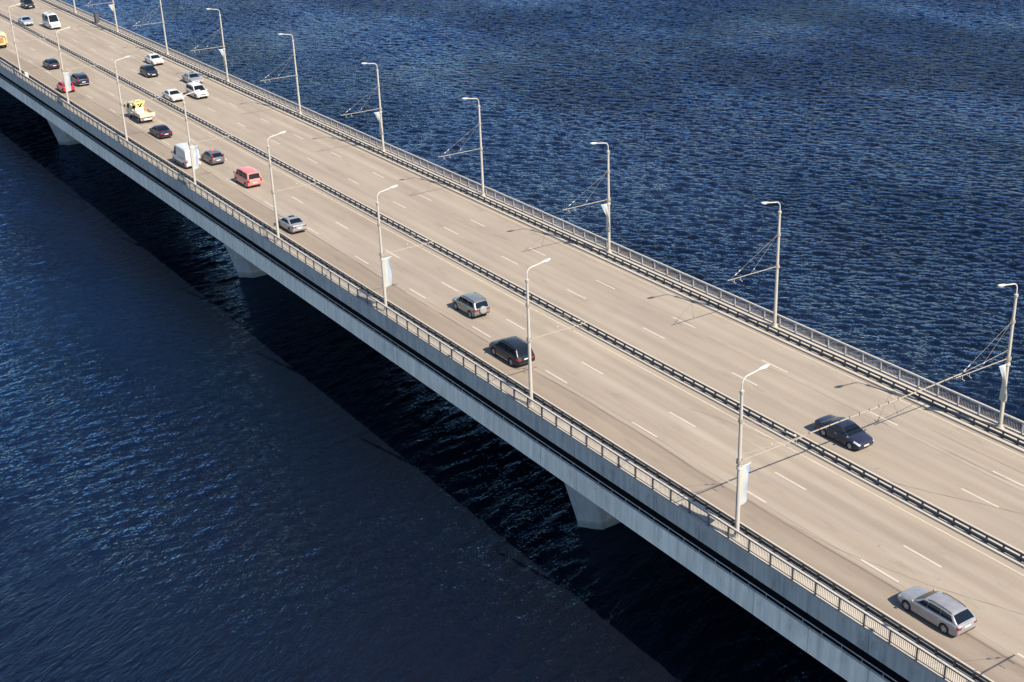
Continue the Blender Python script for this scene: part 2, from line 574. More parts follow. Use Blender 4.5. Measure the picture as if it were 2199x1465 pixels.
# ------------------------------------------------------------------ bridge and road
XA, XB = -420.0, 190.0
YN, YF = -13.45, 14.05          # outer faces of the deck edges
KN, KF = -11.25, 11.75          # walkway kerbs
bridge = thing('road_bridge', 'long grey concrete road bridge carrying six lanes over the dark river', 'bridge')
deck = MB()
deck.prism([(YN + 0.30, -0.9), (YN + 2.6, -1.25), (YF - 2.6, -1.25), (YF - 0.30, -0.9), (YF - 0.30, -0.03), (YN + 0.30, -0.03)], XA, XB)
deck.build('deck_slab', M['fascia'], bridge)
gir = MB()
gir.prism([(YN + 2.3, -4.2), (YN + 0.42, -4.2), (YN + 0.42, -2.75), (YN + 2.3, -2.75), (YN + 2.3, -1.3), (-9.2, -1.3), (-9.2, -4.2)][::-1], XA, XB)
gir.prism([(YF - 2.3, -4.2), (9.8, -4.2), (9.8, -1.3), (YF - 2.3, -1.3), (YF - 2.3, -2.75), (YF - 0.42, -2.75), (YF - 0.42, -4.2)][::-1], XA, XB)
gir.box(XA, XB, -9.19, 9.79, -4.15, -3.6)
gir.build('girder', M['shadesteel'], bridge)
# edge beams cast in 5 m lengths with open joints; side panels below them the same
fas_pan = []
for s, ye in ((1, YN), (-1, YF)):
    fas, pan = MB(), MB()
    x = 30.65 - 5 * 90
    while x < XB - 5:
        a, b = x + 0.022, x + 5 - 0.022
        if a > XA:
            j = random.uniform(-0.006, 0.006)
            fas.prism([(ye + j, -1.36), (ye + s * 0.28, -1.36), (ye + s * 0.28, 0.0), (ye + j, 0.1)][::s], a, b)
            j2 = random.uniform(-0.008, 0.008)
            pan.prism([(ye + s * 0.12 + j2, -4.36), (ye + s * 0.40, -4.36), (ye + s * 0.40, -2.62), (ye + s * 0.19 + j2, -2.62)][::s], a, b)
        x += 5
    fas.build('edge_beam', M['fascia'], bridge)
    pan.build('side_panel', M['panel'], bridge)
def service_rail(ye, s):
    r = MB()
    r.tube([(XA, ye + s * 0.28, -2.22), (XB, ye + s * 0.28, -2.22)], 0.035, 6)
    xx = -120.0
    while xx < 120:
        r.box(xx - 0.012, xx + 0.012, ye + s * 0.28 - 0.012, ye + s * 0.28 + 0.012, -2.63, -2.25)
        xx += 1.667
    return r.build('service_rail', M['lip'], bridge)
service_rail(YN, 1)
service_rail(YF, -1)

def pier(xc):
    m = MB()
    secs = []
    def sec(z, wx, yn, tip):
        return [(xc - wx, yn + tip, z), (xc, yn, z), (xc + wx, yn + tip, z),
                (xc + wx, -yn + 0.5 - tip, z), (xc, -yn + 0.5, z), (xc - wx, -yn + 0.5 - tip, z)]
    for z, wx, yn, tip in ((-16, 1.5, -9.3, 1.45), (-11.3, 1.5, -9.9, 1.45), (-10.4, 1.5, -10.05, 1.45), (-6.7, 1.55, -11.15, 1.5), (-4.22, 1.6, -11.6, 1.5)):
        secs.append(sec(z, wx, yn, tip))
    n = 6
    vs = [p for s_ in secs for p in s_]
    fs = [(i * n + k, i * n + (k + 1) % n, (i + 1) * n + (k + 1) % n, (i + 1) * n + k) for i in range(len(secs) - 1) for k in range(n)]
    fs.append(tuple(range(n))[::-1])
    fs.append(tuple(range((len(secs) - 1) * n, len(secs) * n)))
    m.add(vs, fs)
    return m.build('pier', M['pier'], bridge)
for xc in (30.85, -43.2, -124.4, -205.0, 105.0):
    pier(xc)

# walkways with their kerbs (structure)
def walkway(y0, y1):
    w = MB()
    x = XA
    while x < XB:
        w.box(x, min(x + 5.0, XB), y0, y1, -0.028, 0.15)
        x += 5.0
    # paving laid in lengths: a 12 mm groove every 5 m
    w2 = MB()
    x = 30.65 - 450
    while x < XB - 5:
        if x > XA:
            w2.box(x + 0.006, x + 4.994, y0, y1, -0.028, 0.15)
        x += 5.0
    return struct(w2.build('walkway', M['walk']))
walkway(YN + 0.0, KN)
walkway(KF, YF - 0.0)
med = MB()
x = 30.65 - 450
while x < XB - 5:
    if x > XA:
        med.prism([(-0.62, -0.028), (0.82, -0.028), (0.80, 0.14), (-0.60, 0.14)], x + 0.006, x + 4.994)
    x += 5.0
struct(med.build('median', M['walk']))

road = MB()
road.box(XA, XB, KN + 0.004, -0.63, -0.029, 0.0)
road.box(XA, XB, 0.83, KF - 0.004, -0.029, 0.0)
road_o = struct(road.build('road', M['asphalt']))
def flat(m, x0, x1, y0, y1, z=0.004):
    m.add([(x0, y0, z), (x1, y0, z), (x1, y1, z), (x0, y1, z)], [(0, 1, 2, 3)])
ln = MB()
for yc, ph, hi in ((-4.57, 60.2, 10), (-7.98, 59.75, 10), (4.17, 57.6, 10), (7.87, 57.25, 10)):
    for n in range(-12, 45):
        xs = ph - 12 * n
        jit = random.uniform(-0.05, 0.05)
        flat(ln, xs + jit, xs + 3.13 + jit, yc - 0.062, yc + 0.062)
struct(ln.build('lane_markings', M['line'], road_o))
ln = MB()
for yc in (-1.22, 11.32):
    flat(ln, XA, XB, yc - 0.06, yc + 0.06)
struct(ln.build('edge_lines', M['edgeline'], road_o))
# thin dark lines wandering over the lanes
ck = MB()
def thin_line(pts, w=0.03):
    P = []
    for (ax, ay), (bx, by) in zip(pts[:-1], pts[1:]):
        for k in range(12):
            f = k / 12
            P.append((ax + (bx - ax) * f, ay + (by - ay) * f + random.uniform(-0.025, 0.025)))
    P.append(pts[-1])
    vs, fs = [], []
    for i, p in enumerate(P):
        q = P[min(i + 1, len(P) - 1)]
        o = P[max(i - 1, 0)]
        d = Vector((q[0] - o[0], q[1] - o[1])).normalized()
        ww = w * random.uniform(0.6, 1.2)
        vs += [(p[0] - d.y * ww, p[1] + d.x * ww, 0.0045), (p[0] + d.y * ww, p[1] - d.x * ww, 0.0045)]
    fs = [(2 * i, 2 * i + 1, 2 * i + 3, 2 * i + 2) for i in range(len(P) - 1)]
    ck.add(vs, fs)
thin_line([(53.6, 0.86), (54.6, 1.2), (56.68, 2.09), (59.48, 3.53), (62.28, 4.77), (66, 6.2)], 0.026)
thin_line([(54.2, -8.6), (58.06, -8.3), (59.72, -7.9), (64.09, -6.79), (69.6, -4.61), (74, -3.0)], 0.018)
thin_line([(36.5, -2.9), (40.0, -2.0), (43.63, -1.5), (45.38, -0.95)], 0.018)
struct(ck.build('thin_dark_lines', M['dark_line'], road_o))

# ------------------------------------------------------------------ guard rails
def posts_along(x0, x1, pitch):
    n = int((x1 - x0) / pitch)
    return [x0 + i * pitch for i in range(n + 1)]

def guard_rail(name, label, yc, s, base, xoff):
    """low bridge guard rail: W-beam below, box rail above, both on the s side of short posts"""
    g = thing(name, label, 'guard rail', (0, 0, 0))
    ya = yc + s * 0.07
    outer = [(0.0, 0.06), (0.06, 0.115), (0.005, 0.21), (0.06, 0.285), (0.0, 0.33)]
    pr = [(ya + s * o, z + base) for o, z in outer] + [(ya + s * (o - 0.012), z + base) for o, z in outer[::-1]]
    w = MB()
    xx = XA + 3
    while xx < XB - 4:
        w.prism(pr if s > 0 else pr[::-1], xx, xx + 4.0)
        xx += 4.0
    w.build('beam', M['galv'], g)
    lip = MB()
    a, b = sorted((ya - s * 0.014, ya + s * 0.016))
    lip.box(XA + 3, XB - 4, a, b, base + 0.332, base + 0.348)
    lip.build('lit_beam_edge', M['lip'], g)  # pale strip painted as the sunlit upper edge of the beam
    t = MB()
    t.prism([(yc - 0.05, base + 0.46), (yc + 0.05, base + 0.46), (yc + 0.05, base + 0.57), (yc + 0.03, base + 0.60), (yc - 0.03, base + 0.60), (yc - 0.05, base + 0.57)], XA + 3, XB - 4)
    t.build('box_rail', M['galv'], g)
    pm = MB()
    pm.box(-0.05, 0.05, -0.065, 0.065, -0.02, 0.46)
    pm.box(-0.11, 0.11, -0.09, 0.09, -0.02, 0.015)
    pme = pm.mesh('post', M['galv'])
    near = [xoff + 1.333 * k for k in range(22, -400, -1) if xoff + 1.333 * k > XA + 5]
    for px in near[:96]:
        link('post', pme, g, (px, yc, base))
    rest = MB()
    for px in near[96:]:
        rest.box(px - 0.05, px + 0.05, yc - 0.065, yc + 0.065, base - 0.02, base + 0.46)
        rest.box(px - 0.11, px + 0.11, yc - 0.09, yc + 0.09, base - 0.02, base + 0.015)
    r = rest.build('post_row', M['galv'], g)
    r['kind'] = 'stuff'
    return g
guard_rail('guard_rail', 'dark steel guard rail between the camera-side lanes and the camera-side walkway', -12.08, 1, 0.15, 45.4)
guard_rail('guard_rail', 'dark steel guard rail standing along the middle of the central median', -0.22, -1, 0.14, 45.9)
guard_rail('guard_rail', 'dark steel guard rail along the far side of the road beside the far walkway', 12.25, -1, 0.15, 45.2)

# ------------------------------------------------------------------ railings
def railing(label, yc, xoff, xstart, mat, balm, nname='railing'):
    g = thing(nname, label, 'railing', (0, 0, 0))
    h = MB()
    h.prism([(yc - 0.075, 1.155), (yc + 0.075, 1.155), (yc + 0.085, 1.175), (yc + 0.05, 1.20), (yc - 0.05, 1.20), (yc - 0.085, 1.175)], XA + 4, XB - 4)
    h.build('handrail', M['rail'], g)
    lo = MB()
    lo.box(XA + 4, XB - 4, yc - 0.07, yc + 0.07, 1.06, 1.154)
    lo.build('top_rail', mat, g)  # camera-side railing: darker box painted as the handrail's shaded side
    lo = MB()
    lo.box(XA + 4, XB - 4, yc - 0.025, yc + 0.025, 0.27, 0.31)
    lo.build('bottom_rail', mat, g)
    pm = MB()
    pm.box(-0.04, 0.04, -0.05, 0.05, -0.35, 0.91)
    pme = pm.mesh('post', mat)
    bm_ = MB()
    nb = 13
    for k in range(nb):
        bx = (k + 1) * 2.0 / (nb + 1)
        bm_.box(bx - 0.011, bx + 0.011, -0.012, 0.012, 0.16, 0.91)
    bme = bm_.mesh('baluster_panel', balm)
    k0 = int((xstart - xoff) / 2.0)
    xs = [xoff + 2.0 * k for k in range(k0, -260, -1) if xoff + 2.0 * k > XA + 6]
    for px in xs[:96]:
        link('post', pme, g, (px, yc, 0.15))
        link('baluster_panel', bme, g, (px, yc, 0.15))
    r1, r2 = MB(), MB()
    for px in xs[96:] + [xs[0] + 2.0 * (k + 1) for k in range(30)]:
        r1.box(px - 0.04, px + 0.04, yc - 0.05, yc + 0.05, -0.2, 1.06)
        for k in range(nb):
            bx = px + (k + 1) * 2.0 / (nb + 1)
            r2.box(bx - 0.011, bx + 0.011, yc - 0.012, yc + 0.012, 0.31, 1.06)
    r1.build('post_row', mat, g)['kind'] = 'stuff'
    r2.build('baluster_row', balm, g)['kind'] = 'stuff'
    return g
railing('dark baluster railing with pale handrail on the camera-side edge of the bridge', -13.3, 27.06, 77.0, M['railshade'], M['baluster'])
railing('pale baluster railing on the far edge of the bridge against the water', 13.86, -29.03, 60.0, M['rail'], M['balfar'])
# ------------------------------------------------------------------ street lamps
LAMP_G = 'street lamps along the bridge edges'
def make_lamp(label):
    """base at the origin, arm and bracket reaching along +y"""
    t = thing('street_lamp', label, 'street lamp', group=LAMP_G)
    p = MB()
    p.tube([(0, 0, 0), (0, 0, 3.0), (0, 0, 10.75)], [0.16, 0.14, 0.10], 14)
    p.build('pole', M['pole'], t)
    b = MB()
    b.lathe([(0.34, 0.0), (0.34, 0.05), (0.24, 0.10), (0.205, 0.35)], axis='z', n=14)
    for k in range(4):
        a = math.pi / 4 + k * math.pi / 2
        b.box(0.27 * math.cos(a) - 0.03, 0.27 * math.cos(a) + 0.03, 0.27 * math.sin(a) - 0.03, 0.27 * math.sin(a) + 0.03, 0.05, 0.12)
    b.build('base_plate', M['pole'], t)
    c = MB()
    c.tube([(0, 0, 10.62), (0, 0, 10.68), (0, 0, 10.84), (0, 0, 10.88)], [0.125, 0.155, 0.155, 0.08], 14)
    c.build('collar', M['pole'], t)
    a = MB()
    pts = [(0, 0, 10.8), (0, 0, 11.25)]
    for k in range(1, 9):
        q = k / 8 * R(78)
        pts.append((0, 0.5 * (1 - math.cos(q)), 11.25 + 0.5 * math.sin(q)))
    e = pts[-1]
    pts.append((0, e[1] + 1.05, e[2] + 0.16))
    a.tube(pts, 0.046, 10)
    a.build('arm', M['lum'], t)
    e = pts[-1]
    l = MB()
    secs = [(-0.12, 0.05, 0.05), (0.05, 0.12, 0.085), (0.28, 0.17, 0.10), (0.55, 0.165, 0.09), (0.74, 0.09, 0.05)]
    P = []
    for d, wx, hz in secs:
        P.append([(wx * math.cos(2 * math.pi * k / 12), e[1] + d, e[2] + 0.02 + d * 0.14 + hz * math.sin(2 * math.pi * k / 12) * (1.0 if math.sin(2 * math.pi * k / 12) > 0 else 0.55)) for k in range(13)])
    l.grid(P)
    l.add([P[0][k] for k in range(12)], [tuple(range(12))])
    l.add([P[-1][k] for k in range(12)], [tuple(range(12))[::-1]])
    lum = l.build('luminaire', M['lum'], t)
    gl = MB()
    gl.obox((0, e[1] + 0.40, e[2] + 0.0), (0, 1, 0.14), 0.17, 0.11, 0.035)
    gl.build('lamp_glass', M['glassy'], lum)
    # trolley-wire bracket: boom, two stays with strain insulators, hangers
    br = MB()
    br.tube([(0, 0.14, 5.75), (0, 5.75, 5.78)], 0.036, 8)
    br.lathe([(0.19, 5.62), (0.215, 5.62), (0.215, 5.88), (0.19, 5.88)], axis='z', n=14)
    bo = br.build('bracket', M['cable'], t)
    for ye in (5.45, 3.1):
        A, B = Vector((0, 0.16, 8.72)), Vector((0, ye, 5.80))
        st = MB()
        st.tube([A, B], 0.009, 6)
        if ye > 4:
            st.lathe([(0.15, 8.6), (0.18, 8.6), (0.18, 8.82), (0.15, 8.82)], axis='z', n=14)
        st.build('stay', M['cable'], bo)
        for f in ((0.78, 0.86) if ye > 4 else (0.86,)):
            ins = MB()
            q0, q1 = A.lerp(B, f), A.lerp(B, f + 0.045)
            ins.tube([q0, q0.lerp(q1, .3), q0.lerp(q1, .7), q1], [0.02, 0.042, 0.042, 0.02], 8)
            ins.build('insulator', M['lum'], bo)
    for yy in (5.0, 4.25):
        hg = MB()
        hg.tube([(0, yy, 5.72), (0, yy, 5.46)], 0.018, 6)
        hg.tube([(-0.22, yy, 5.42), (0, yy, 5.47), (0.22, yy, 5.5)], 0.026, 6)
        hg.build('hanger', M['lum'], bo)
    return t

near_x = [53.32, 28.78, 3.93, -21.02, -46.3, -72.74, -101.22, -130.29]
far_x = near_x + [-159.3, -188.1]
near_lab = [
    'tall cream street lamp with a white banner, nearest on the camera-side walkway',
    'cream street lamp without banner in front of the black off-road car',
    'cream street lamp with a white banner left of the silver off-road car',
    'cream street lamp without banner in front of the silver sedan by the walkway',
    'cream street lamp whose white banner covers part of the white panel van',
    'cream street lamp without banner beside the cream tow truck',
    'cream street lamp whose banner covers part of the red hatchback',
    'leftmost cream street lamp on the camera-side walkway, beside the orange truck']
far_lab = [
    'cream street lamp at the right edge with a blue and white banner and overhead cable',
    'cream street lamp on the far walkway without banner, second from the right edge',
    'cream street lamp with a white furled banner on the far walkway, third from right',
    'cream street lamp without banner on the far walkway, fourth from right against the water',
    'cream street lamp with a furled white banner on the far walkway, fifth from right',
    'cream street lamp without banner on the far walkway, sixth from right against the water',
    'cream street lamp with a furled banner on the far walkway, above the white minivan',
    'cream street lamp without banner on the far walkway, near the two rearmost white cars',
    'cream street lamp with a banner on the far walkway, just right of the dark cabinet',
    'leftmost cream street lamp on the far walkway, left of the dark cabinet']
proto = make_lamp(near_lab[0])
proto.location = (near_x[0], -12.8, 0.15)
for x, lab in zip(near_x[1:], near_lab[1:]):
    o = copy_tree(proto)
    o.location = (x, -12.8, 0.15)
    o['label'] = lab
for x, lab in zip(far_x, far_lab):
    o = copy_tree(proto)
    o.location = (x, 13.45, 0.15)
    o.rotation_euler = (0, 0, math.pi)
    o['label'] = lab
# one more lamp just outside the frame: its bracket throws the shadow in the corner
o = copy_tree(proto)
o.location = (77.9, -12.8, 0.15)
o['label'] = 'cream street lamp past the lower right corner of the view'

# ------------------------------------------------------------------ banners on every second lamp
def banner(x, y, s, label, furl, seed):
    """hangs from a short arm at the lamp pole; s = +1 reaches to +y"""
    rr = random.Random(seed)
    t = thing('banner', label, 'banner', (x, y, 5.45), group='banners on the street lamps')
    a = MB()
    a.tube([(0, s * 0.12, 0), (0, s * 1.0, 0.03)], 0.028, 8)
    a.tube([(0, s * 0.12, -3.0), (0, s * (0.30 if furl else 0.22), -3.0)], 0.025, 8)
    a.lathe([(0.175, -0.08), (0.2, -0.08), (0.2, 0.08), (0.175, 0.08)], axis='z', n=12)
    a.build('banner_arm', M['lum'], t)
    c = MB()
    nu, nv = 22, 11
    P = []
    p1, p2 = rr.uniform(0, 6), rr.uniform(0, 6)
    for i in range(nu):
        f = i / (nu - 1)
        row = []
        for j in range(nv):
            g = j / (nv - 1)
            if furl:
                w = 0.86 * max(0.16, 1 - 1.75 * f) + 0.22 * max(0, f - 0.45)
                y_ = 0.12 + g * w + 0.05 * math.sin(5 * f + p1) * g
                x_ = 0.34 * f * math.sin(math.pi * 2.2 * g + 3.0 * f + p1) + 0.10 * f
            else:
                w = 0.74 - 0.16 * math.sin(math.pi * f) * math.sin(2.2 * f + p1) ** 2 - 0.30 * max(0, f - 0.8) * g
                y_ = 0.13 + g * w
                x_ = (0.03 + 0.14 * f * (1.1 - f) * 2) * math.sin(3.4 * g + 2.5 * f + p2) * g + 0.05 * math.sin(9 * f + p1) * g
            z_ = -2.98 * f - 0.02 + 0.22 * f * g * (0.7 if not furl else 0.2) + 0.03 * g * (1 - f)
            row.append((x_, s * y_, z_))
        P.append(row)
    c.grid(P)
    o = c.build('banner_cloth', M['banner'], t, sharp=80)
    so = o.modifiers.new('cloth_thickness', 'SOLIDIFY')
    so.thickness = 0.008
for k, lab in ((0, 'white banner with a pale blue band on the nearest lamp of the camera-side walkway'),
               (2, 'white banner on the camera-side lamp left of the silver off-road car'),
               (4, 'white banner hanging in front of the white panel van'),
               (6, 'white and blue banner hanging in front of the red hatchback')):
    banner(near_x[k], -12.8, 1, lab, False, 5 + k)
for k, lab in ((0, 'twisted blue and white banner on the far lamp at the right edge'),
               (2, 'white banner furled round the far lamp third from the right edge'),
               (4, 'white banner furled round the far lamp fifth from the right edge'),
               (6, 'white banner furled round the far lamp above the white minivan'),
               (8, 'white banner on the far lamp just right of the dark cabinet')):
    banner(far_x[k], 13.45, -1, lab, True, 20 + k)

# ------------------------------------------------------------------ insulated cable across the road
cb = thing('overhead_cable', 'thick segmented pale cable crossing the road between the two nearest lamps', 'cable', (53.32, 0, 0))
w = MB()
ctl = [(-12.62, 6.35), (-8.1, 6.02), (-6.79, 6.0), (-4, 6.02), (0.47, 6.0), (5.29, 6.05), (8.3, 6.13), (10.52, 6.3), (13.3, 6.6)]
w.tube([(0, y, z) for y, z in ctl], 0.018, 6)
w.build('wire', M['cable'], cb)
w = MB()
w.tube([(0, y, z) for y, z in ctl[2:7]], 0.048, 8)
w.build('sleeve', M['cable'], cb)
w = MB()
yy = -6.7
while yy < 8.3:
    z = float(np.interp(yy, [c[0] for c in ctl], [c[1] for c in ctl]))
    w.tube([(0, yy - 0.03, z), (0, yy + 0.03, z)], 0.066, 8)
    w.box(-0.015, 0.015, yy - 0.015, yy + 0.015, z + 0.06, z + 0.16)
    yy += 0.94
w.tube([(-0.25, 8.35, 6.18), (0.25, 8.35, 6.25)], 0.04, 6)
w.build('clamp', M['galv'], cb)

# ------------------------------------------------------------------ small boxes by the railings
t = thing('cabinet', 'dark upright cabinet standing against the far railing near the top left', 'cabinet', (-172.0, 13.25, 0.15))
b = MB()
b.box(-0.6, 0.6, -0.35, 0.35, 0.1, 2.1)
b.prism([(-0.42, 2.1), (0.42, 2.1), (0.38, 2.22), (-0.38, 2.22)], -0.68, 0.68)
b.build('housing', M['darkbox'], t)
b = MB()
b.box(-0.65, 0.65, -0.4, 0.4, -0.0, 0.1)
b.build('plinth', M['walk'], t)
b = MB()
b.box(-0.54, 0.54, -0.372, -0.35, 0.2, 2.0)
d_ = b.build('door', M['darkbox'], t)
b = MB()
b.box(0.36, 0.42, -0.41, -0.372, 0.95, 1.25)
b.build('handle', M['galv'], d_)
t = thing('utility_box', 'small white utility box on the walkway below the leftmost camera-side lamp', 'box', (-126.4, -12.75, 0.15))
b = MB()
b.box(-0.32, 0.32, -0.25, 0.25, 0.08, 1.15)
b.prism([(-0.3, 1.15), (0.3, 1.15), (0.22, 1.24), (-0.22, 1.24)], -0.37, 0.37)
b.build('housing', M['lum'], t)
b = MB()
b.box(-0.35, 0.35, -0.28, 0.28, 0.0, 0.08)
b.build('plinth', M['walk'], t)


# ------------------------------------------------------------------ vehicles
def smooth_interp(xs, pts, win):
    """piecewise line through pts, box-smoothed over win metres"""
    px = [p[0] for p in pts]
    pz = [p[1] for p in pts]
    xs = np.asarray(xs, float)
    acc = np.zeros_like(xs)
    for d in np.linspace(-win / 2, win / 2, 9):
        acc += np.interp(xs + d, px, pz)
    return acc / 9

WHEELS = {}
def wheel_meshes(r, w, kind):
    key = (round(r, 3), round(w, 3), kind)
    if key in WHEELS:
        return WHEELS[key]
    t = MB()
    t.lathe([(r * 0.66, w * 0.48), (r * 0.93, w * 0.5), (r, w * 0.36), (r, -w * 0.36), (r * 0.93, -w * 0.5), (r * 0.66, -w * 0.48), (r * 0.66, w * 0.48)], n=22)
    tm = t.mesh('tyre', M['tyre'])
    m = MB()
    m.lathe([(r * 0.67, w * 0.44), (r * 0.62, w * 0.46), (r * 0.60, w * 0.18), (r * 0.02, w * 0.20)], n=22)
    n = 5 if kind == 'alloy' else 7
    for k in range(n):
        a = 2 * math.pi * k / n
        d = Vector((math.cos(a), 0, math.sin(a)))
        m.obox(d * r * 0.33 + Vector((0, w * 0.36, 0)), d, r * 0.31, 0.035, 0.03, (0, 1, 0))
    m.lathe([(r * 0.16, w * 0.2), (r * 0.16, w * 0.42), (0.01, w * 0.44)], n=12)
    rm = m.mesh('rim', M['rim'])
    d = MB()
    d.lathe([(r * 0.59, w * 0.19), (0.01, w * 0.19)], n=18)
    WHEELS[key] = (tm, rm)
    return WHEELS[key]

def add_wheels(t, L, W, axles, r, w=0.21, kind='alloy', tuck=0.02):
    tm, rm = wheel_meshes(r, w, kind)
    for ax in axles:
        for s in (1, -1):
            o = link('wheel', tm, t, (ax, s * (W / 2 - w / 2 - tuck), r))
            if s < 0:
                o.rotation_euler = (0, 0, math.pi)
            link('rim', rm, o)

def make_car(name, label, cat, p, body_mat, extra=(), roof_mat=None):
    L, W, H = p['L'], p['W'], p['H']
    r = p.get('r', 0.32)
    axF, axR = L / 2 - p['fo'], L / 2 - p['fo'] - p['wb']
    base = p.get('base', 0.22)
    t = thing(name, label, cat, group=p.get('group'))
    top = [(-L / 2, p['zt_r'] - 0.06), (-L / 2 + 0.05, p['zt_r'])] + p['top'] + [(L / 2 - 0.12, p['zt_f']), (L / 2, p['zt_f'] - 0.10)]
    def zt(x):
        return smooth_interp(x, top, p.get('tsm', 0.22))
    fk, rk = p.get('ftaper', 0.13), p.get('rtaper', 0.09)
    def hw(x):
        x = np.asarray(x, float)
        f = np.clip((x - (L / 2 - 0.95)) / 0.95, 0, 1)
        b = np.clip((-x - (L / 2 - 0.75)) / 0.75, 0, 1)
        return W / 2 * (1 - fk * f ** 2.4 - rk * b ** 2.6)
    ra = r * 1.16
    def zl(x):
        x = np.asarray(x, float)
        z = np.full_like(x, base)
        z = np.maximum(z, base + 0.10 * np.clip((x - (L / 2 - 0.35)) / 0.35, 0, 1))
        z = np.maximum(z, base + 0.10 * np.clip((-x - (L / 2 - 0.35)) / 0.35, 0, 1))
        for ax in (axF, axR):
            d = np.abs(x - ax)
            z = np.where(d < ra, np.maximum(z, r + np.sqrt(np.maximum(ra * ra - d * d, 0)) * 0.98), z)
        return z
    xs = list(np.arange(-L / 2 + 0.04, L / 2 - 0.03, 0.07))
    for ax in (axF, axR):
        for e in (-ra - .004, -ra + .004, ra - .004, ra + .004):
            xs.append(ax + e)
        xs += list(ax + ra * np.cos(np.linspace(0.12, math.pi - 0.12, 13)))
    ends = [-L / 2, -L / 2 + 0.012, L / 2 - 0.015, L / 2]
    xs = np.array(sorted(xs + ends))
    shr = np.interp(xs, [-L / 2, -L / 2 + 0.012, -L / 2 + 0.05, L / 2 - 0.07, L / 2 - 0.015, L / 2], [0.90, 0.965, 1, 1, 0.95, 0.86])
    ZT, ZL, HW = zt(xs), zl(xs), hw(xs)
    crown = p.get('crown', 0.05)
    rows = []
    for x, a, b, w, k in zip(xs, ZL, ZT, HW, shr):
        mid = 0.5 * (a + b)
        def q(y, z):
            return (x, y * k, mid + (z - mid) * k)
        dz = b - a
        half = [q(0, a), q(w * 0.80, a), q(w * 0.965, a + 0.015), q(w * 0.995, a + 0.30 * dz), q(w, a + 0.55 * dz), q(w * 0.985, b - min(0.13, .35 * dz)),
                q(w * 0.945, b - 0.035), q(w * 0.86, b + crown * 0.2), q(w * 0.5, b + crown * 0.8), q(0, b + crown)]
        rows.append(half + [(h[0], -h[1], h[2]) for h in half[-2:0:-1]])
    body = MB()
    P = [row + [row[0]] for row in rows]
    body.grid(P)
    n = len(rows[0])
    body.add(rows[0], [tuple(range(n))])
    body.add(rows[-1], [tuple(range(n))[::-1]])
    # greenhouse
    xc, xw, xr, xb = p['cowl'], p['wtop'], p['rtop'], p['rbase']
    zr_pts = [(xb, float(zt([xb])[0]) + p.get('rb_up', 0.0)), (xr, H - p.get('rdrop', 0.05)), (xr + 0.35 * (xw - xr), H - 0.008), (xr + 0.7 * (xw - xr), H), (xw, H - p.get('wdrop', 0.06)), (xc, float(zt([xc])[0]) + 0.0)]
    gs = p.get('gsm', 0.16)
    def zr(x):
        return smooth_interp(x, zr_pts, gs)
    wr = p.get('wroof', 0.74)
    wg = p.get('wbelt', 0.93)
    def zb0(x):
        return zt(x) - 0.03
    def gy(x, z):
        z0 = zb0(np.array([x]))[0]
        f = np.clip((z - z0) / (H - z0), 0, 1)
        w = float(hw(np.array([x]))[0])
        return w * wg + (W / 2 * wr - w * wg) * f ** 1.15
    steep_b = xr - xb
    gx = np.unique(np.concatenate([np.linspace(xb, xr, 9), np.linspace(xr, xw, 14), np.linspace(xw, xc, 10)]))
    gr = []
    rc = p.get('rcrown', 0.03)
    for x in gx:
        z0 = float(zb0(np.array([x]))[0])
        z1 = max(float(zr(np.array([x]))[0]), z0 + 0.005)
        h = z1 - z0
        half = []
        for f in (0, 0.45, 0.86):
            half.append((x, gy(x, z0 + f * h), z0 + f * h))
        half.append((x, gy(x, z0 + .96 * h) * 0.975, z0 + 0.955 * h))
        y1 = gy(x, z1)
        half += [(x, y1 * 0.90, z1), (x, y1 * 0.5, z1 + rc * 0.75), (x, 0, z1 + rc)]
        gr.append(half + [(a, -b, c) for a, b, c in half[-2::-1]])
    body.grid(gr)
    body.add(gr[0], [tuple(range(len(gr[0])))])
    body.add(gr[-1], [tuple(range(len(gr[-1])))[::-1]])
    bo = body.build('body', body_mat, t, sharp=48)
    glass = M['glass']
    # glazing laid 8 mm proud of the shell
    def top_patch(nm, xa, xe, fa, fb, mat=glass, off=0.010, parent=t):
        m = MB()
        P = []
        for i in range(8):
            x = xa + (xe - xa) * i / 7
            z1 = float(zr(np.array([x]))[0])
            slope = (float(zr(np.array([x + .02]))[0]) - float(zr(np.array([x - .02]))[0])) / 0.04
            nx, nz = -slope, 1.0
            nl = math.hypot(nx, nz)
            yw = gy(x, z1) * (fa + (fb - fa) * i / 7)
            row = []
            for j in range(9):
                g = -1 + 2 * j / 8
                ag = abs(g) * (fa + (fb - fa) * i / 7)
                cz = rc * np.interp(ag, [0, 0.5, 0.9, 1], [1, 0.75, 0.0, -0.6])
                row.append((x + nx / nl * off, g * yw, z1 + cz + nz / nl * off))
            P.append(row)
        m.grid(P)
        return m.build(nm, mat, parent)
    top_patch('windshield', xc - 0.10 * (xc - xw) , xw + 0.06, 0.90, 0.86)
    if p.get('rear_glass', True):
        ra_, rb_ = p.get('rg', (0.10, 0.12))
        top_patch('rear_window', xb + ra_ * steep_b, xr - rb_ * steep_b, p.get('rgw', (0.86, 0.84))[0], p.get('rgw', (0.86, 0.84))[1])
    if p.get('sunroof'):
        top_patch('sunroof', xw - 0.25, xw - 0.85, 0.5, 0.5)
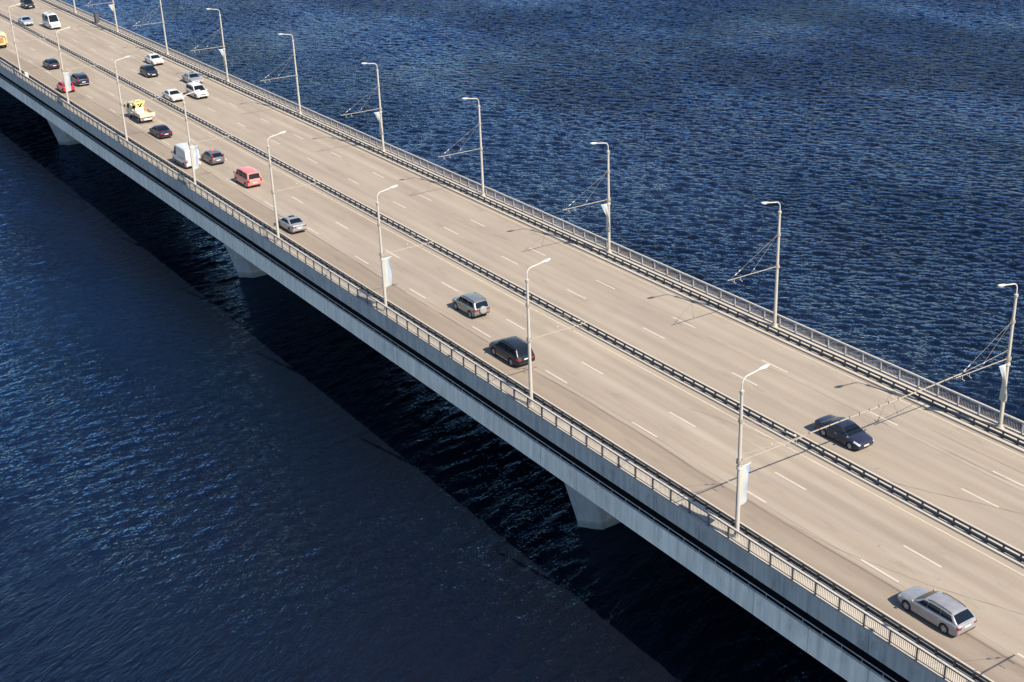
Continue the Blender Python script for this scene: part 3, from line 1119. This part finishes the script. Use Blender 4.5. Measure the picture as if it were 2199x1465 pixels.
    def side_patch(nm, x0b, x0t, x1b, x1t, s, zup=0.06, ft=0.84, mat=glass, off=0.010):
        m = MB()
        P = []
        for i in range(7):
            f = i / 6
            xb_, xt_ = x0b + (x1b - x0b) * f, x0t + (x1t - x0t) * f
            row = []
            for j in range(4):
                g = j / 3
                x = xb_ + (xt_ - xb_) * g
                z0 = float(zb0(np.array([x]))[0])
                zlo = z0 + 0.03 + zup
                zhi = z0 + ft * (float(zr(np.array([x]))[0]) - z0)
                zhi = max(zhi, zlo + 0.004)
                z = zlo + (zhi - zlo) * g
                row.append((x, s * (gy(x, z) + off), z + 0.003))
            P.append(row)
        m.grid(P)
        return m.build(nm, mat, t)
    for s in (1, -1):
        for wdw in p['sides']:
            side_patch('side_window', *wdw, s)
    # patches following the lower body: lamps, grille, bumpers
    def body_patch(nm, xa, xe, i0, i1, s, mat, off=0.012, f0=0.0, f1=1.0, parent=t):
        idx = [k for k in range(len(xs)) if xa - 1e-6 <= xs[k] <= xe + 1e-6]
        m = MB()
        P = []
        for k in idx:
            row = []
            cx_ = rows[k]
            prof = [Vector(cx_[j]) for j in range(i0, i1 + 1)]
            # resample along the profile between f0 and f1
            ds = [0]
            for a, b in zip(prof[:-1], prof[1:]):
                ds.append(ds[-1] + (b - a).length)
            for g in np.linspace(f0, f1, 5):
                d = g * ds[-1]
                for j in range(len(prof) - 1):
                    if d <= ds[j + 1] + 1e-9:
                        u = (d - ds[j]) / max(ds[j + 1] - ds[j], 1e-9)
                        v = prof[j].lerp(prof[j + 1], u)
                        break
                e = 1 if xs[k] > 0 else -1
                endf = max(0.0, (abs(xs[k]) - (L / 2 - 0.10)) / 0.10)
                v = v + Vector((e * off * endf, off * (1 - 0.3 * endf), off * 0.4))
                row.append((v.x, v.y * s, v.z))
            P.append(row)
        if len(P) > 1:
            m.grid(P)
        return m.build(nm, mat, parent)
    hl = p.get('hl', 0.38)
    for s in (1, -1):
        body_patch('headlight', L / 2 - hl, L / 2, 5, 7, s, M['headlamp'], f0=0.0, f1=0.8)
        tl = p.get('tl', (0.22, 4, 6))
        body_patch('taillight', -L / 2, -L / 2 + tl[0], tl[1], tl[2], s, M['redlamp'], off=0.016, f0=0.25)
        if p.get('tall_tl'):
            zz0, zz1 = p['tall_tl']
            m = MB()
            xk = -L / 2 + 0.03
            m.box(xk - 0.03, xk + 0.12, s * (W / 2 * 0.80) - 0.07, s * (W / 2 * 0.80) + 0.07, zz0, zz1)
            m.build('taillight', M['redlamp'], t)
    # rear lamp faces, plates, grille and bumper insert on the two ends
    def end_box(nm, e, y0, y1, z0, z1, mat, d=0.02, out=0.006, parent=t):
        m = MB()
        x = e * (L / 2 + out)
        m.box(min(x, x - e * d), max(x, x - e * d), y0, y1, z0, z1)
        return m.build(nm, mat, parent)
    zr_ = p['zt_r']
    for s in (1, -1):
        yo = W / 2 * (1 - rk) * 0.86
        a, b = sorted((s * yo, s * (yo - p.get('tlw', 0.30))))
        if not p.get('tall_tl'):
            end_box('taillight', -1, a, b, zr_ - 0.26, zr_ - 0.10, M['redlamp'])
    pz = p.get('plate_z', 0.62)
    end_box('licence_plate', -1, -0.26, 0.26, pz, pz + 0.115, M['plate'], 0.02, 0.012)
    end_box('licence_plate', 1, -0.26, 0.26, 0.44, 0.555, M['plate'], 0.02, 0.02)
    end_box('grille', 1, -W * 0.24, W * 0.24, p['zt_f'] - 0.24, p['zt_f'] - 0.12, M['black'])
    end_box('air_intake', 1, -W * 0.30, W * 0.30, base + 0.10, base + 0.2, M['black'])
    end_box('bumper_trim', -1, -W * 0.38, W * 0.38, base + 0.12, base + 0.20, p.get('bumper', M['black']))
    u = MB()
    u.box(-L / 2 + 0.35, L / 2 - 0.35, -W / 2 * 0.72, W / 2 * 0.72, base - 0.03, base + 0.16)
    u.build('underbody', M['black'], t)
    add_wheels(t, L, W, (axF, axR), r, p.get('tw', 0.21), p.get('rimkind', 'alloy'))
    # mirrors
    xm = xc - 0.16 * (xc - xw) + p.get('mx', 0.0)
    for s in (1, -1):
        m = MB()
        zz = float(zt(np.array([xm]))[0]) + 0.07 + p.get('mz', 0)
        yy = W / 2 * 0.96
        m.lathe([(0.02, -0.10), (0.085, -0.085), (0.10, 0.0), (0.085, 0.085), (0.02, 0.10)], (0, 0, 0), n=10)
        mo = m.build('side_mirror', p.get('mirror', body_mat), t, (xm, s * (yy + 0.09), zz))
        mo.scale = (0.7, 0.85, 0.8 * p.get('mirror_h', 1.0))
    # door handles
    for s in (1, -1):
        for hx in p.get('handles', ()):
            m = MB()
            m.box(hx - 0.09, hx + 0.09, s * W / 2 * 0.985 - 0.02, s * W / 2 * 0.985 + 0.028, p['zt_r'] - 0.20 + p.get('hz', 0), p['zt_r'] - 0.17 + p.get('hz', 0))
            m.build('door_handle', p.get('handle_mat', body_mat), t)
    if p.get('rails'):
        for s in (1, -1):
            m = MB()
            pts = []
            for k in range(9):
                x = xr + 0.05 + (xw - xr - 0.25) * k / 8
                lift = 0.055 if 0 < k < 8 else 0.0
                pts.append((x, s * W / 2 * wr * 0.93, float(zr(np.array([x]))[0]) + lift))
            m.tube(pts, 0.022, 6)
            m.build('roof_rail', p['rails'], t)
    if p.get('sill'):
        for s in (1, -1):
            m = MB()
            m.box(axR + ra + 0.02, axF - ra - 0.02, s * W / 2 * 0.985 - 0.012, s * W / 2 * 0.985 + 0.02, base + 0.03, base + 0.075)
            m.build('sill_trim', p['sill'], t)
    if p.get('aerial'):
        m = MB()
        m.tube([(xr + 0.25, 0, H), (xr + 0.08, 0, H + 0.18)], 0.012, 5)
        m.build('aerial', M['black'], t)
    return t

def roof_h(p):
    return p['H']

G_IN = 'cars driving away from the camera'
G_OUT = 'cars driving towards the camera'

def sedan(**k):
    p = dict(L=4.65, W=1.80, H=1.45, wb=2.70, fo=0.90, r=0.315, zt_r=0.98, zt_f=0.74, base=0.22,
             top=[(-1.55, 1.0), (-1.0, 0.96), (0.75, 0.95), (1.1, 0.94), (1.75, 0.84)],
             cowl=1.22, wtop=0.36, rtop=-0.85, rbase=-1.62, handles=(0.0, -0.95), mx=0.05,
             sides=[(0.86, 0.40, 0.02, 0.02), (-0.05, -0.05, -0.88, -0.80), (-0.95, -0.87, -1.38, -1.0)])
    p.update(k)
    return p

def hatch(**k):
    p = dict(L=4.10, W=1.75, H=1.48, wb=2.55, fo=0.85, r=0.31, zt_r=0.96, zt_f=0.76, base=0.21,
             top=[(-1.6, 0.98), (0.7, 0.94), (1.05, 0.92), (1.6, 0.84)],
             cowl=1.15, wtop=0.36, rtop=-1.35, rbase=-1.95, handles=(0.0, -0.85), rdrop=0.06,
             sides=[(0.80, 0.40, 0.02, 0.02), (-0.05, -0.05, -0.95, -0.95), (-1.02, -1.02, -1.62, -1.35)], rg=(0.12, 0.16))
    p.update(k)
    return p

def wagon(**k):
    p = dict(L=4.64, W=1.80, H=1.47, wb=2.85, fo=0.80, r=0.325, zt_r=0.95, zt_f=0.74, base=0.22,
             top=[(-1.9, 1.0), (-1.0, 0.98), (0.80, 0.95), (1.15, 0.93), (1.8, 0.83)],
             cowl=1.16, wtop=0.36, rtop=-1.66, rbase=-2.22, handles=(0.05, -0.92), rails=M['black'], rdrop=0.07, wroof=0.72,
             sides=[(0.90, 0.46, 0.06, 0.06), (0.03, 0.03, -0.90, -0.90), (-0.93, -0.93, -1.92, -1.64)], rg=(0.10, 0.10), rgw=(0.90, 0.86),
             tl=(0.14, 4, 6), plate_z=0.70, tlw=0.17, handle_mat=M['chrome'])
    p.update(k)
    return p

def suv(**k):
    p = dict(L=4.55, W=1.82, H=1.72, wb=2.65, fo=0.86, r=0.37, zt_r=1.08, zt_f=0.92, base=0.32,
             top=[(-1.9, 1.12), (0.9, 1.06), (1.2, 1.04), (1.85, 0.98)],
             cowl=1.22, wtop=0.55, rtop=-1.85, rbase=-2.20, handles=(0.15, -0.8), rails=M['black'], rdrop=0.05, wroof=0.76,
             sides=[(0.92, 0.60, 0.16, 0.16), (0.10, 0.10, -0.84, -0.84), (-0.92, -0.92, -1.86, -1.72)], rg=(0.08, 0.12), rgw=(0.84, 0.84),
             tl=(0.26, 4, 6), plate_z=0.80)
    p.update(k)
    return p

def minivan(**k):
    p = dict(L=4.70, W=1.86, H=1.76, wb=2.85, fo=0.92, r=0.33, zt_r=1.02, zt_f=0.86, base=0.23,
             top=[(-1.9, 1.05), (0.95, 1.02), (1.3, 1.0), (1.85, 0.93)],
             cowl=1.55, wtop=0.62, rtop=-1.85, rbase=-2.25, handles=(0.2, -0.8), rdrop=0.06, wroof=0.76,
             sides=[(1.10, 0.68, 0.18, 0.18), (0.10, 0.10, -0.86, -0.86), (-0.94, -0.94, -1.98, -1.75)], rg=(0.08, 0.14))
    p.update(k)
    return p

def van(**k):
    p = dict(L=4.80, W=1.92, H=1.97, wb=3.0, fo=0.85, r=0.33, zt_r=1.05, zt_f=1.0, base=0.24,
             top=[(-2.2, 1.08), (1.3, 1.10), (1.6, 1.10), (2.1, 1.04)],
             cowl=1.72, wtop=0.98, rtop=-2.22, rbase=-2.36, rdrop=0.05, wroof=0.80, wbelt=0.96, ftaper=0.16, rtaper=0.05,
             sides=[(1.36, 1.02, 0.55, 0.55), (0.42, 0.42, -0.85, -0.85), (-0.95, -0.95, -2.08, -2.05)], rg=(0.05, 0.16), rgw=(0.84, 0.82),
             handles=(0.3,), hz=-0.05, mirror=M['black'], mirror_h=1.5, mx=0.1, mz=0.12, rimkind='steel', gsm=0.10, rcrown=0.035)
    p.update(k)
    return p

P_SILVER = paint('silver_paint', (0.32, 0.32, 0.32), 0.35)
P_SILVER2 = paint('pale_silver_paint', (0.28, 0.278, 0.288), 0.30)
P_GREYG = paint('grey_green_paint', (0.175, 0.185, 0.18), 0.35)
P_BLACK = paint('black_paint', (0.008, 0.011, 0.018), 0.0, 0.25, 0.3)
P_WHITE = paint('white_paint', (0.50, 0.48, 0.455), 0.0, 0.4)
P_RED = paint('red_car_paint', (0.48, 0.012, 0.035), 0.0)
P_SALMON = paint('faded_red_paint', (0.62, 0.16, 0.14), 0.0, 0.5)
P_GREY = paint('grey_blue_paint', (0.12, 0.115, 0.14), 0.3)
P_PURPLE = paint('dark_plum_paint', (0.018, 0.009, 0.026), 0.1, 0.25, 0.3)
P_NAVY = paint('navy_paint', (0.014, 0.018, 0.045), 0.15, 0.25, 0.3)
P_DARK = paint('dark_blue_paint', (0.009, 0.014, 0.028), 0.1, 0.25, 0.3)
P_BLUESIL = paint('blue_silver_paint', (0.32, 0.37, 0.46), 0.35)

def put(o, x, y, away, sc=1.0, yaw=0.0):
    o.location = (x, y, 0.001)
    o.rotation_euler = (0, 0, (math.pi if away else 0.0) + yaw)
    o.scale = (sc,) * 3
    return o

# driving away (camera-side lanes)
c = make_car('station_wagon', 'silver station wagon with black roof rails and tinted rear window, lower right corner', 'car', wagon(group=G_IN), P_SILVER2)
put(c, 66.75, -9.05, True)
c = make_car('off_road_car', 'black off-road car with chrome sill strip behind a lamp post', 'car',
             suv(L=4.85, W=1.90, H=1.80, wb=2.80, fo=0.95, group=G_IN, sill=M['chrome'], aerial=True, zt_r=1.02, rtop=-1.80, rbase=-2.34, rg=(0.10, 0.10), top=[(-1.9, 1.10), (0.9, 1.08), (1.3, 1.06), (2.0, 0.98)], cowl=1.36, wtop=0.62,
                 sides=[(1.02, 0.68, 0.20, 0.20), (0.14, 0.14, -0.84, -0.84), (-0.92, -0.92, -1.98, -1.74)], tlw=0.22), P_BLACK)
put(c, 19.9, -8.95, True)
c = make_car('off_road_car', 'silver off-road car with a covered spare wheel on its tailgate', 'car', suv(L=4.35, group=G_IN, fo=0.84, wb=2.62), P_GREYG)
sw = MB()
sw.lathe([(0.02, 0.0), (0.30, 0.0), (0.36, -0.03), (0.375, -0.10), (0.36, -0.20), (0.30, -0.22)], axis='y', n=26)
so = sw.build('spare_wheel', P_SILVER, c, (-2.20 - 0.17, 0.0, 0.93))
so.rotation_euler = (0, 0, math.pi / 2)
put(c, 8.6, -6.25, True)
c = make_car('sedan', 'silver sedan with dark rear window in the lane next to the walkway', 'car', sedan(L=4.6, group=G_IN, sunroof=True, top=[(-1.75, 1.03), (-1.0, 0.98), (0.75, 0.95), (1.1, 0.94), (1.75, 0.84)], zt_r=1.02, rbase=-1.72), P_SILVER2)
put(c, -24.9, -9.55, True, 1.02)
c = make_car('van', 'faded salmon red passenger van with windows all round', 'van', van(group=G_IN, tall_tl=(0.75, 1.2)), P_SALMON)
put(c, -44.6, -6.6, True, 1.02)
c = make_car('hatchback', 'dark grey hatchback with a small orange sign on its roof', 'car', hatch(group=G_IN, H=1.55, tall_tl=(1.0, 1.35)), P_GREY)
sg = MB()
sg.tube([(0, 0, 0), (0, 0, 0.03), (0, 0, 0.30)], [0.16, 0.15, 0.03], 4)
sg.box(-0.2, 0.2, -0.2, 0.2, -0.03, 0.01)
sgo = tag(sg.build('roof_sign', M['orangesign'], None), 'small orange cone sign on the roof of the dark grey hatchback', 'sign')
put(c, -57.0, -6.4, True, 1.06)
sgo.location = (-57.0 + 0.2, -6.4, 1.06 * 1.60)
sgo.scale = (1.06,) * 3
c = make_car('panel_van', 'tall white panel van partly behind a lamp banner', 'van',
             van(L=5.6, W=2.0, H=2.55, wb=3.6, fo=0.95, group=G_IN, zt_r=1.10, zt_f=1.02, rtop=-2.58, rbase=-2.76, wroof=0.86, tsm=0.15,
                 top=[(-2.6, 1.14), (1.6, 1.14), (1.95, 1.14), (2.45, 1.05)], cowl=2.1, wtop=1.15, rdrop=0.08, rear_glass=False,
                 sides=[(1.75, 1.32, 0.78, 0.78)], handles=(0.6, -2.0), tall_tl=(0.9, 1.25), mx=0.12, handle_mat=M['black']), P_WHITE)
pm = MB()
for s in (1, -1):
    pm.box(-2.45, 0.55, s * 0.94 - 0.02, s * 0.94 + 0.012, 1.42, 1.455)
pm.build('side_moulding', P_WHITE, c)
pm = MB()
for s in (1, -1):
    pm.box(-1.9, -0.3, s * 0.965 - 0.01, s * 0.965 + 0.014, 1.16, 1.22)
    pm.box(-2.4, 1.35, s * 0.985 - 0.01, s * 0.985 + 0.022, 0.40, 0.56)
pm.build('rub_strip', M['black'], c)
put(c, -58.4, -9.55, True, 1.03)
c = make_car('sedan', 'dark plum sedan between the cream tow truck and the white panel van', 'car', sedan(L=4.75, group=G_IN), P_PURPLE)
put(c, -75.0, -7.2, True, 1.06)
c = make_car('estate_car', 'dark navy tall car beside the red hatchback', 'car', minivan(L=4.5, H=1.62, W=1.80, group=G_IN, rails=M['black'], bumper=M['chrome'], tall_tl=(0.95, 1.30)), P_NAVY)
put(c, -117.3, -6.4, True, 1.12)
c = make_car('hatchback', 'small bright red hatchback half hidden by a banner', 'car', hatch(L=3.95, group=G_IN), P_RED)
put(c, -113.8, -9.75, True, 1.12)
c = make_car('hatchback', 'small dark blue hatchback ahead of the navy car', 'car', hatch(L=4.2, H=1.46, group=G_IN), P_DARK)
put(c, -134.2, -6.5, True, 1.12)

# driving towards the camera (far lanes)
c = make_car('sedan', 'dark blue-grey sedan with bright alloy wheels, nearest on the far carriageway', 'car',
             sedan(L=4.56, W=1.80, fo=0.84, group=G_OUT, zt_f=0.80, top=[(-1.6, 1.02), (-1.0, 0.98), (0.8, 0.97), (1.15, 0.96), (1.75, 0.88)], cowl=1.32, wtop=0.42, rtop=-0.75, hl=0.50,
                   sides=[(0.98, 0.46, 0.06, 0.06), (-0.01, -0.01, -0.86, -0.78), (-0.93, -0.85, -1.34, -0.98)], handle_mat=M['chrome'], mirror=P_GREY), paint('dark_steel_blue_paint', (0.022, 0.026, 0.052), 0.25, 0.25, 0.35))
put(c, 47.5, 2.95, False)
c = make_car('minivan', 'white minivan in the middle far lane behind a lamp arm', 'car', minivan(group=G_OUT), P_WHITE)
put(c, -94.8, 5.75, False, 1.12)
c = make_car('sedan', 'white sedan in the far lane next to the median', 'car', sedan(L=4.5, H=1.42, group=G_OUT), P_WHITE)
put(c, -95.3, 1.95, False, 1.10)
c = make_car('sedan', 'silver sedan with a sunroof beside the white minivan', 'car', sedan(group=G_OUT, sunroof=True), P_SILVER2)
put(c, -104.9, 8.75, False, 1.12)
c = make_car('hatchback', 'dark blue hatchback behind the silver sedan with sunroof', 'car', hatch(group=G_OUT, H=1.52, L=4.2), P_DARK)
put(c, -115.4, 4.95, False, 1.12)
c = make_car('sedan', 'white sedan in the outermost far lane, rearmost of the close group', 'car', sedan(group=G_OUT, L=4.6), P_WHITE)
put(c, -124.6, 9.0, False, 1.12)
c = make_car('minibus', 'tall white minibus with a roof hatch in the middle far lane', 'minibus',
             van(L=5.9, W=2.05, H=2.65, wb=3.6, fo=1.0, group=G_OUT, zt_r=1.15, zt_f=1.05, rtop=-2.72, rbase=-2.9, wroof=0.84, top=[(-2.7, 1.18), (1.75, 1.18), (2.1, 1.16), (2.6, 1.08)], cowl=2.2, wtop=1.25, rdrop=0.08,
                 sides=[(1.85, 1.42, 0.90, 0.90), (0.80, 0.80, -0.45, -0.45), (-0.55, -0.55, -1.70, -1.70), (-1.8, -1.8, -2.68, -2.66)]), P_WHITE)
m = MB()
m.box(-0.9, -0.3, -0.35, 0.35, 2.66, 2.72)
m.build('roof_hatch', M['black'], c)
put(c, -174.8, 4.8, False, 1.07)
c = make_car('sedan', 'pale silver-blue sedan beside the median near the top left corner', 'car', sedan(group=G_OUT), P_BLUESIL)
put(c, -182.3, 1.4, False, 1.15)
c = make_car('off_road_car', 'dark tall car at the top left edge behind the white minibus', 'car', suv(group=G_OUT, L=4.6), P_BLACK)
put(c, -204.0, 7.4, False, 1.15)

# ------------------------------------------------------------------ recovery truck
def tow_truck():
    t = thing('tow_truck', 'cream and yellow recovery truck with a folded crane and dropside bed', 'truck', group=None)
    # cab
    m = MB()
    P = []
    prof = [(-0.95, 0.55), (-0.95, 2.05), (-0.80, 2.28), (0.35, 2.30), (0.62, 2.18), (1.00, 1.32), (1.10, 1.22), (1.12, 0.55)]
    secs = [(-1.0, 0.94), (-0.94, 0.985), (-0.75, 1.0), (0.75, 1.0), (0.94, 0.985), (1.0, 0.94)]
    cz = 1.4
    vs, fs = [], []
    n = len(prof)
    for y, k in secs:
        for x, z in prof:
            tum = 1 - 0.10 * max(0, (z - 1.3)) 
            vs.append((x * k + 2.0, y * 1.02 * tum, cz + (z - cz) * k))
    for i in range(len(secs) - 1):
        for k in range(n):
            fs.append((i * n + k, i * n + (k + 1) % n, (i + 1) * n + (k + 1) % n, (i + 1) * n + k))
    fs += [tuple(range(n)), tuple(range((len(secs) - 1) * n, len(secs) * n))]
    m.add(vs, fs, True)
    cab = m.build('cab', M['cream'], t, sharp=25)
    m = MB()
    m.add([(2.66, -0.78, 2.11), (2.66, 0.78, 2.11), (3.0, 0.88, 1.37), (3.0, -0.88, 1.37)], [(0, 1, 2, 3)])
    o = m.build('windshield', M['glass'], cab, (0.015, 0, 0.01))
    m = MB()
    m.box(1.02, 1.045, -0.7, 0.7, 1.45, 2.02)
    m.build('rear_window', M['glass'], cab)
    for s in (1, -1):
        m = MB()
        y = s * 1.0
        m.add([(1.75, s * 1.02, 1.42), (2.75, s * 1.02, 1.42), (2.5, s * 0.955, 2.05), (1.75, s * 0.955, 2.05)], [(0, 1, 2, 3)])
        m.build('side_window', M['glass'], cab, (0, s * 0.015, 0))
        m = MB()
        m.box(2.75, 2.85, s * 1.28 - 0.10, s * 1.28 + 0.10, 1.45, 1.85)
        m.tube([(2.8, s * 1.0, 1.6), (2.8, s * 1.25, 1.65)], 0.02, 6)
        m.build('side_mirror', M['black'], cab)
        m = MB()
        m.box(3.08, 3.14, s * 0.75 - 0.18, s * 0.75 + 0.18, 0.75, 0.95)
        m.build('headlight', M['headlamp'], cab)
    m = MB()
    m.box(1.1, 1.5, -0.85, 0.85, 2.32, 2.38)
    m.tube([(1.3, -0.8, 2.38), (1.3, -0.8, 2.50)], 0.09, 10)
    m.tube([(1.3, 0.8, 2.38), (1.3, 0.8, 2.50)], 0.09, 10)
    m.box(1.2, 1.42, -0.55, 0.2, 2.38, 2.55)
    m.build('light_bar', M['yellow'], t)
    m = MB()
    for y in (-0.38, 0.38):
        m.box(-3.0, 2.8, y - 0.05, y + 0.05, 0.50, 0.72)
    m.build('chassis', M['black'], t)
    m = MB()
    m.box(-3.15, 0.9, -1.08, 1.08, 0.92, 1.02)
    m.build('bed', M['cream'], t)
    for s in (1, -1):
        m = MB()
        m.box(-3.12, 0.1, s * 1.06 - 0.025, s * 1.06 + 0.025, 1.02, 1.42)
        for k in range(7):
            m.box(-3.0 + k * 0.5, -2.96 + k * 0.5, s * 1.085 - 0.012, s * 1.085 + 0.012, 1.04, 1.40)
        m.build('side_board', M['cream'], t)
    m = MB()
    m.box(-3.20, -3.15, -1.1, 1.1, 0.98, 1.50)
    m.build('tailboard', M['cream'], t)
    m = MB()
    m.box(-3.22, -3.12, -1.05, 1.05, 0.55, 0.80)
    m.build('rear_beam', M['plate'], t)
    for s in (1, -1):
        m = MB()
        m.box(-3.245, -3.2, s * 0.80 - 0.22, s * 0.80 + 0.22, 0.60, 0.77)
        m.build('taillight', M['redlamp'], t)
    m = MB()
    m.box(-3.25, -3.22, -0.30, 0.30, 0.56, 0.70)
    m.build('licence_plate', M['plate'], t)
    # crane folded behind the cab
    m = MB()
    m.box(0.25, 0.75, -0.75, 0.75, 1.02, 1.25)
    m.box(0.35, 0.65, 0.1, 0.45, 1.25, 2.0)
    m.obox((0.5, -0.05, 2.25), (0.05, -1, 0.12), 0.95, 0.11, 0.13)
    m.obox((0.45, -0.55, 1.85), (0.05, -0.55, 0.8), 0.55, 0.09, 0.1)
    m.obox((0.2, 0.75, 2.35), (0.9, 0.3, 0.05), 0.5, 0.08, 0.08)
    m.tube([(0.5, 0.3, 1.5), (0.5, -0.4, 2.15)], 0.06, 8)
    cr = m.build('crane', M['yellow'], t)
    m = MB()
    m.obox((0.36, -0.55, 1.55), (0, -0.5, 0.8), 0.42, 0.05, 0.05)
    m.box(0.2, 0.34, -0.95, -0.5, 1.1, 1.4)
    m.build('outrigger', M['orangesign'], cr)
    m = MB()
    m.box(-0.45, 0.1, -0.4, 0.5, 1.03, 1.45)
    m.tube([(-0.2, 0.2, 1.6), (-0.2, 0.75, 1.6)], 0.16, 12)
    m.box(-1.1, -0.7, 0.55, 0.85, 1.03, 1.65)
    m.build('winch', M['lum'], t)
    m = MB()
    m.box(-0.95, -0.88, -0.2, 0.95, 1.03, 1.95)
    m.build('load_frame', M['plate'], t)
    add_wheels(t, 6.3, 2.0, (2.15, -1.75), 0.40, 0.25, 'steel')
    return t
t = tow_truck()
put(t, -86.3, -6.3, True, 1.05)

# ------------------------------------------------------------------ orange truck leaving at the left edge
def orange_truck():
    t = thing('orange_truck', 'orange and cream works truck cut off by the left edge', 'truck')
    m = MB()
    m.prism([(-1.05, 0.9), (1.05, 0.9), (1.10, 1.2), (1.05, 2.5), (0.8, 2.75), (-0.8, 2.75), (-1.05, 2.5), (-1.10, 1.2)], -2.6, 1.0)
    m.build('body', M['cream'], t)
    m = MB()
    for s in (1, -1):
        pts = []
        for k in range(9):
            a = -0.9 + k * 0.35
            pts.append((-2.72, s * (0.55 + 0.42 * math.cos(a) * 0.9), 1.55 + 0.75 * math.sin(a)))
        m.tube(pts, 0.12, 8)
    m.box(-2.95, -2.6, -0.95, 0.95, 0.72, 1.02)
    m.box(-2.8, -2.62, -0.9, 0.9, 2.3, 2.5)
    m.build('rear_frame', M['orange'], t)
    m = MB()
    m.box(-2.78, -2.62, -0.45, 0.45, 1.1, 2.0)
    m.build('hatch', M['orangebrown'], t)
    m = MB()
    for s in (1, -1):
        m.box(-2.98, -2.94, s * 0.8 - 0.12, s * 0.8 + 0.12, 0.78, 0.95)
    m.build('taillight', M['redlamp'], t)
    m = MB()
    m.prism([(-1.02, 0.6), (1.02, 0.6), (1.02, 1.5), (0.92, 2.45), (-0.92, 2.45), (-1.02, 1.5)], 1.15, 2.9)
    cab = m.build('cab', M['orange'], t)
    m = MB()
    m.add([(2.915, -0.85, 1.5), (2.915, 0.85, 1.5), (2.915, 0.8, 2.3), (2.915, -0.8, 2.3)], [(0, 1, 2, 3)])
    m.build('windshield', M['glass'], cab)
    m = MB()
    m.box(-2.7, 2.8, -0.42, 0.42, 0.5, 0.75)
    m.build('chassis', M['black'], t)
    m = MB()
    m.box(-1.2, -0.9, -0.5, 0.5, 2.76, 2.95)
    m.build('beacon_bar', M['black'], t)
    add_wheels(t, 5.8, 2.0, (2.0, -1.5), 0.42, 0.26, 'steel')
    return t
t = orange_truck()
put(t, -161.6, -9.1, True, 1.08)
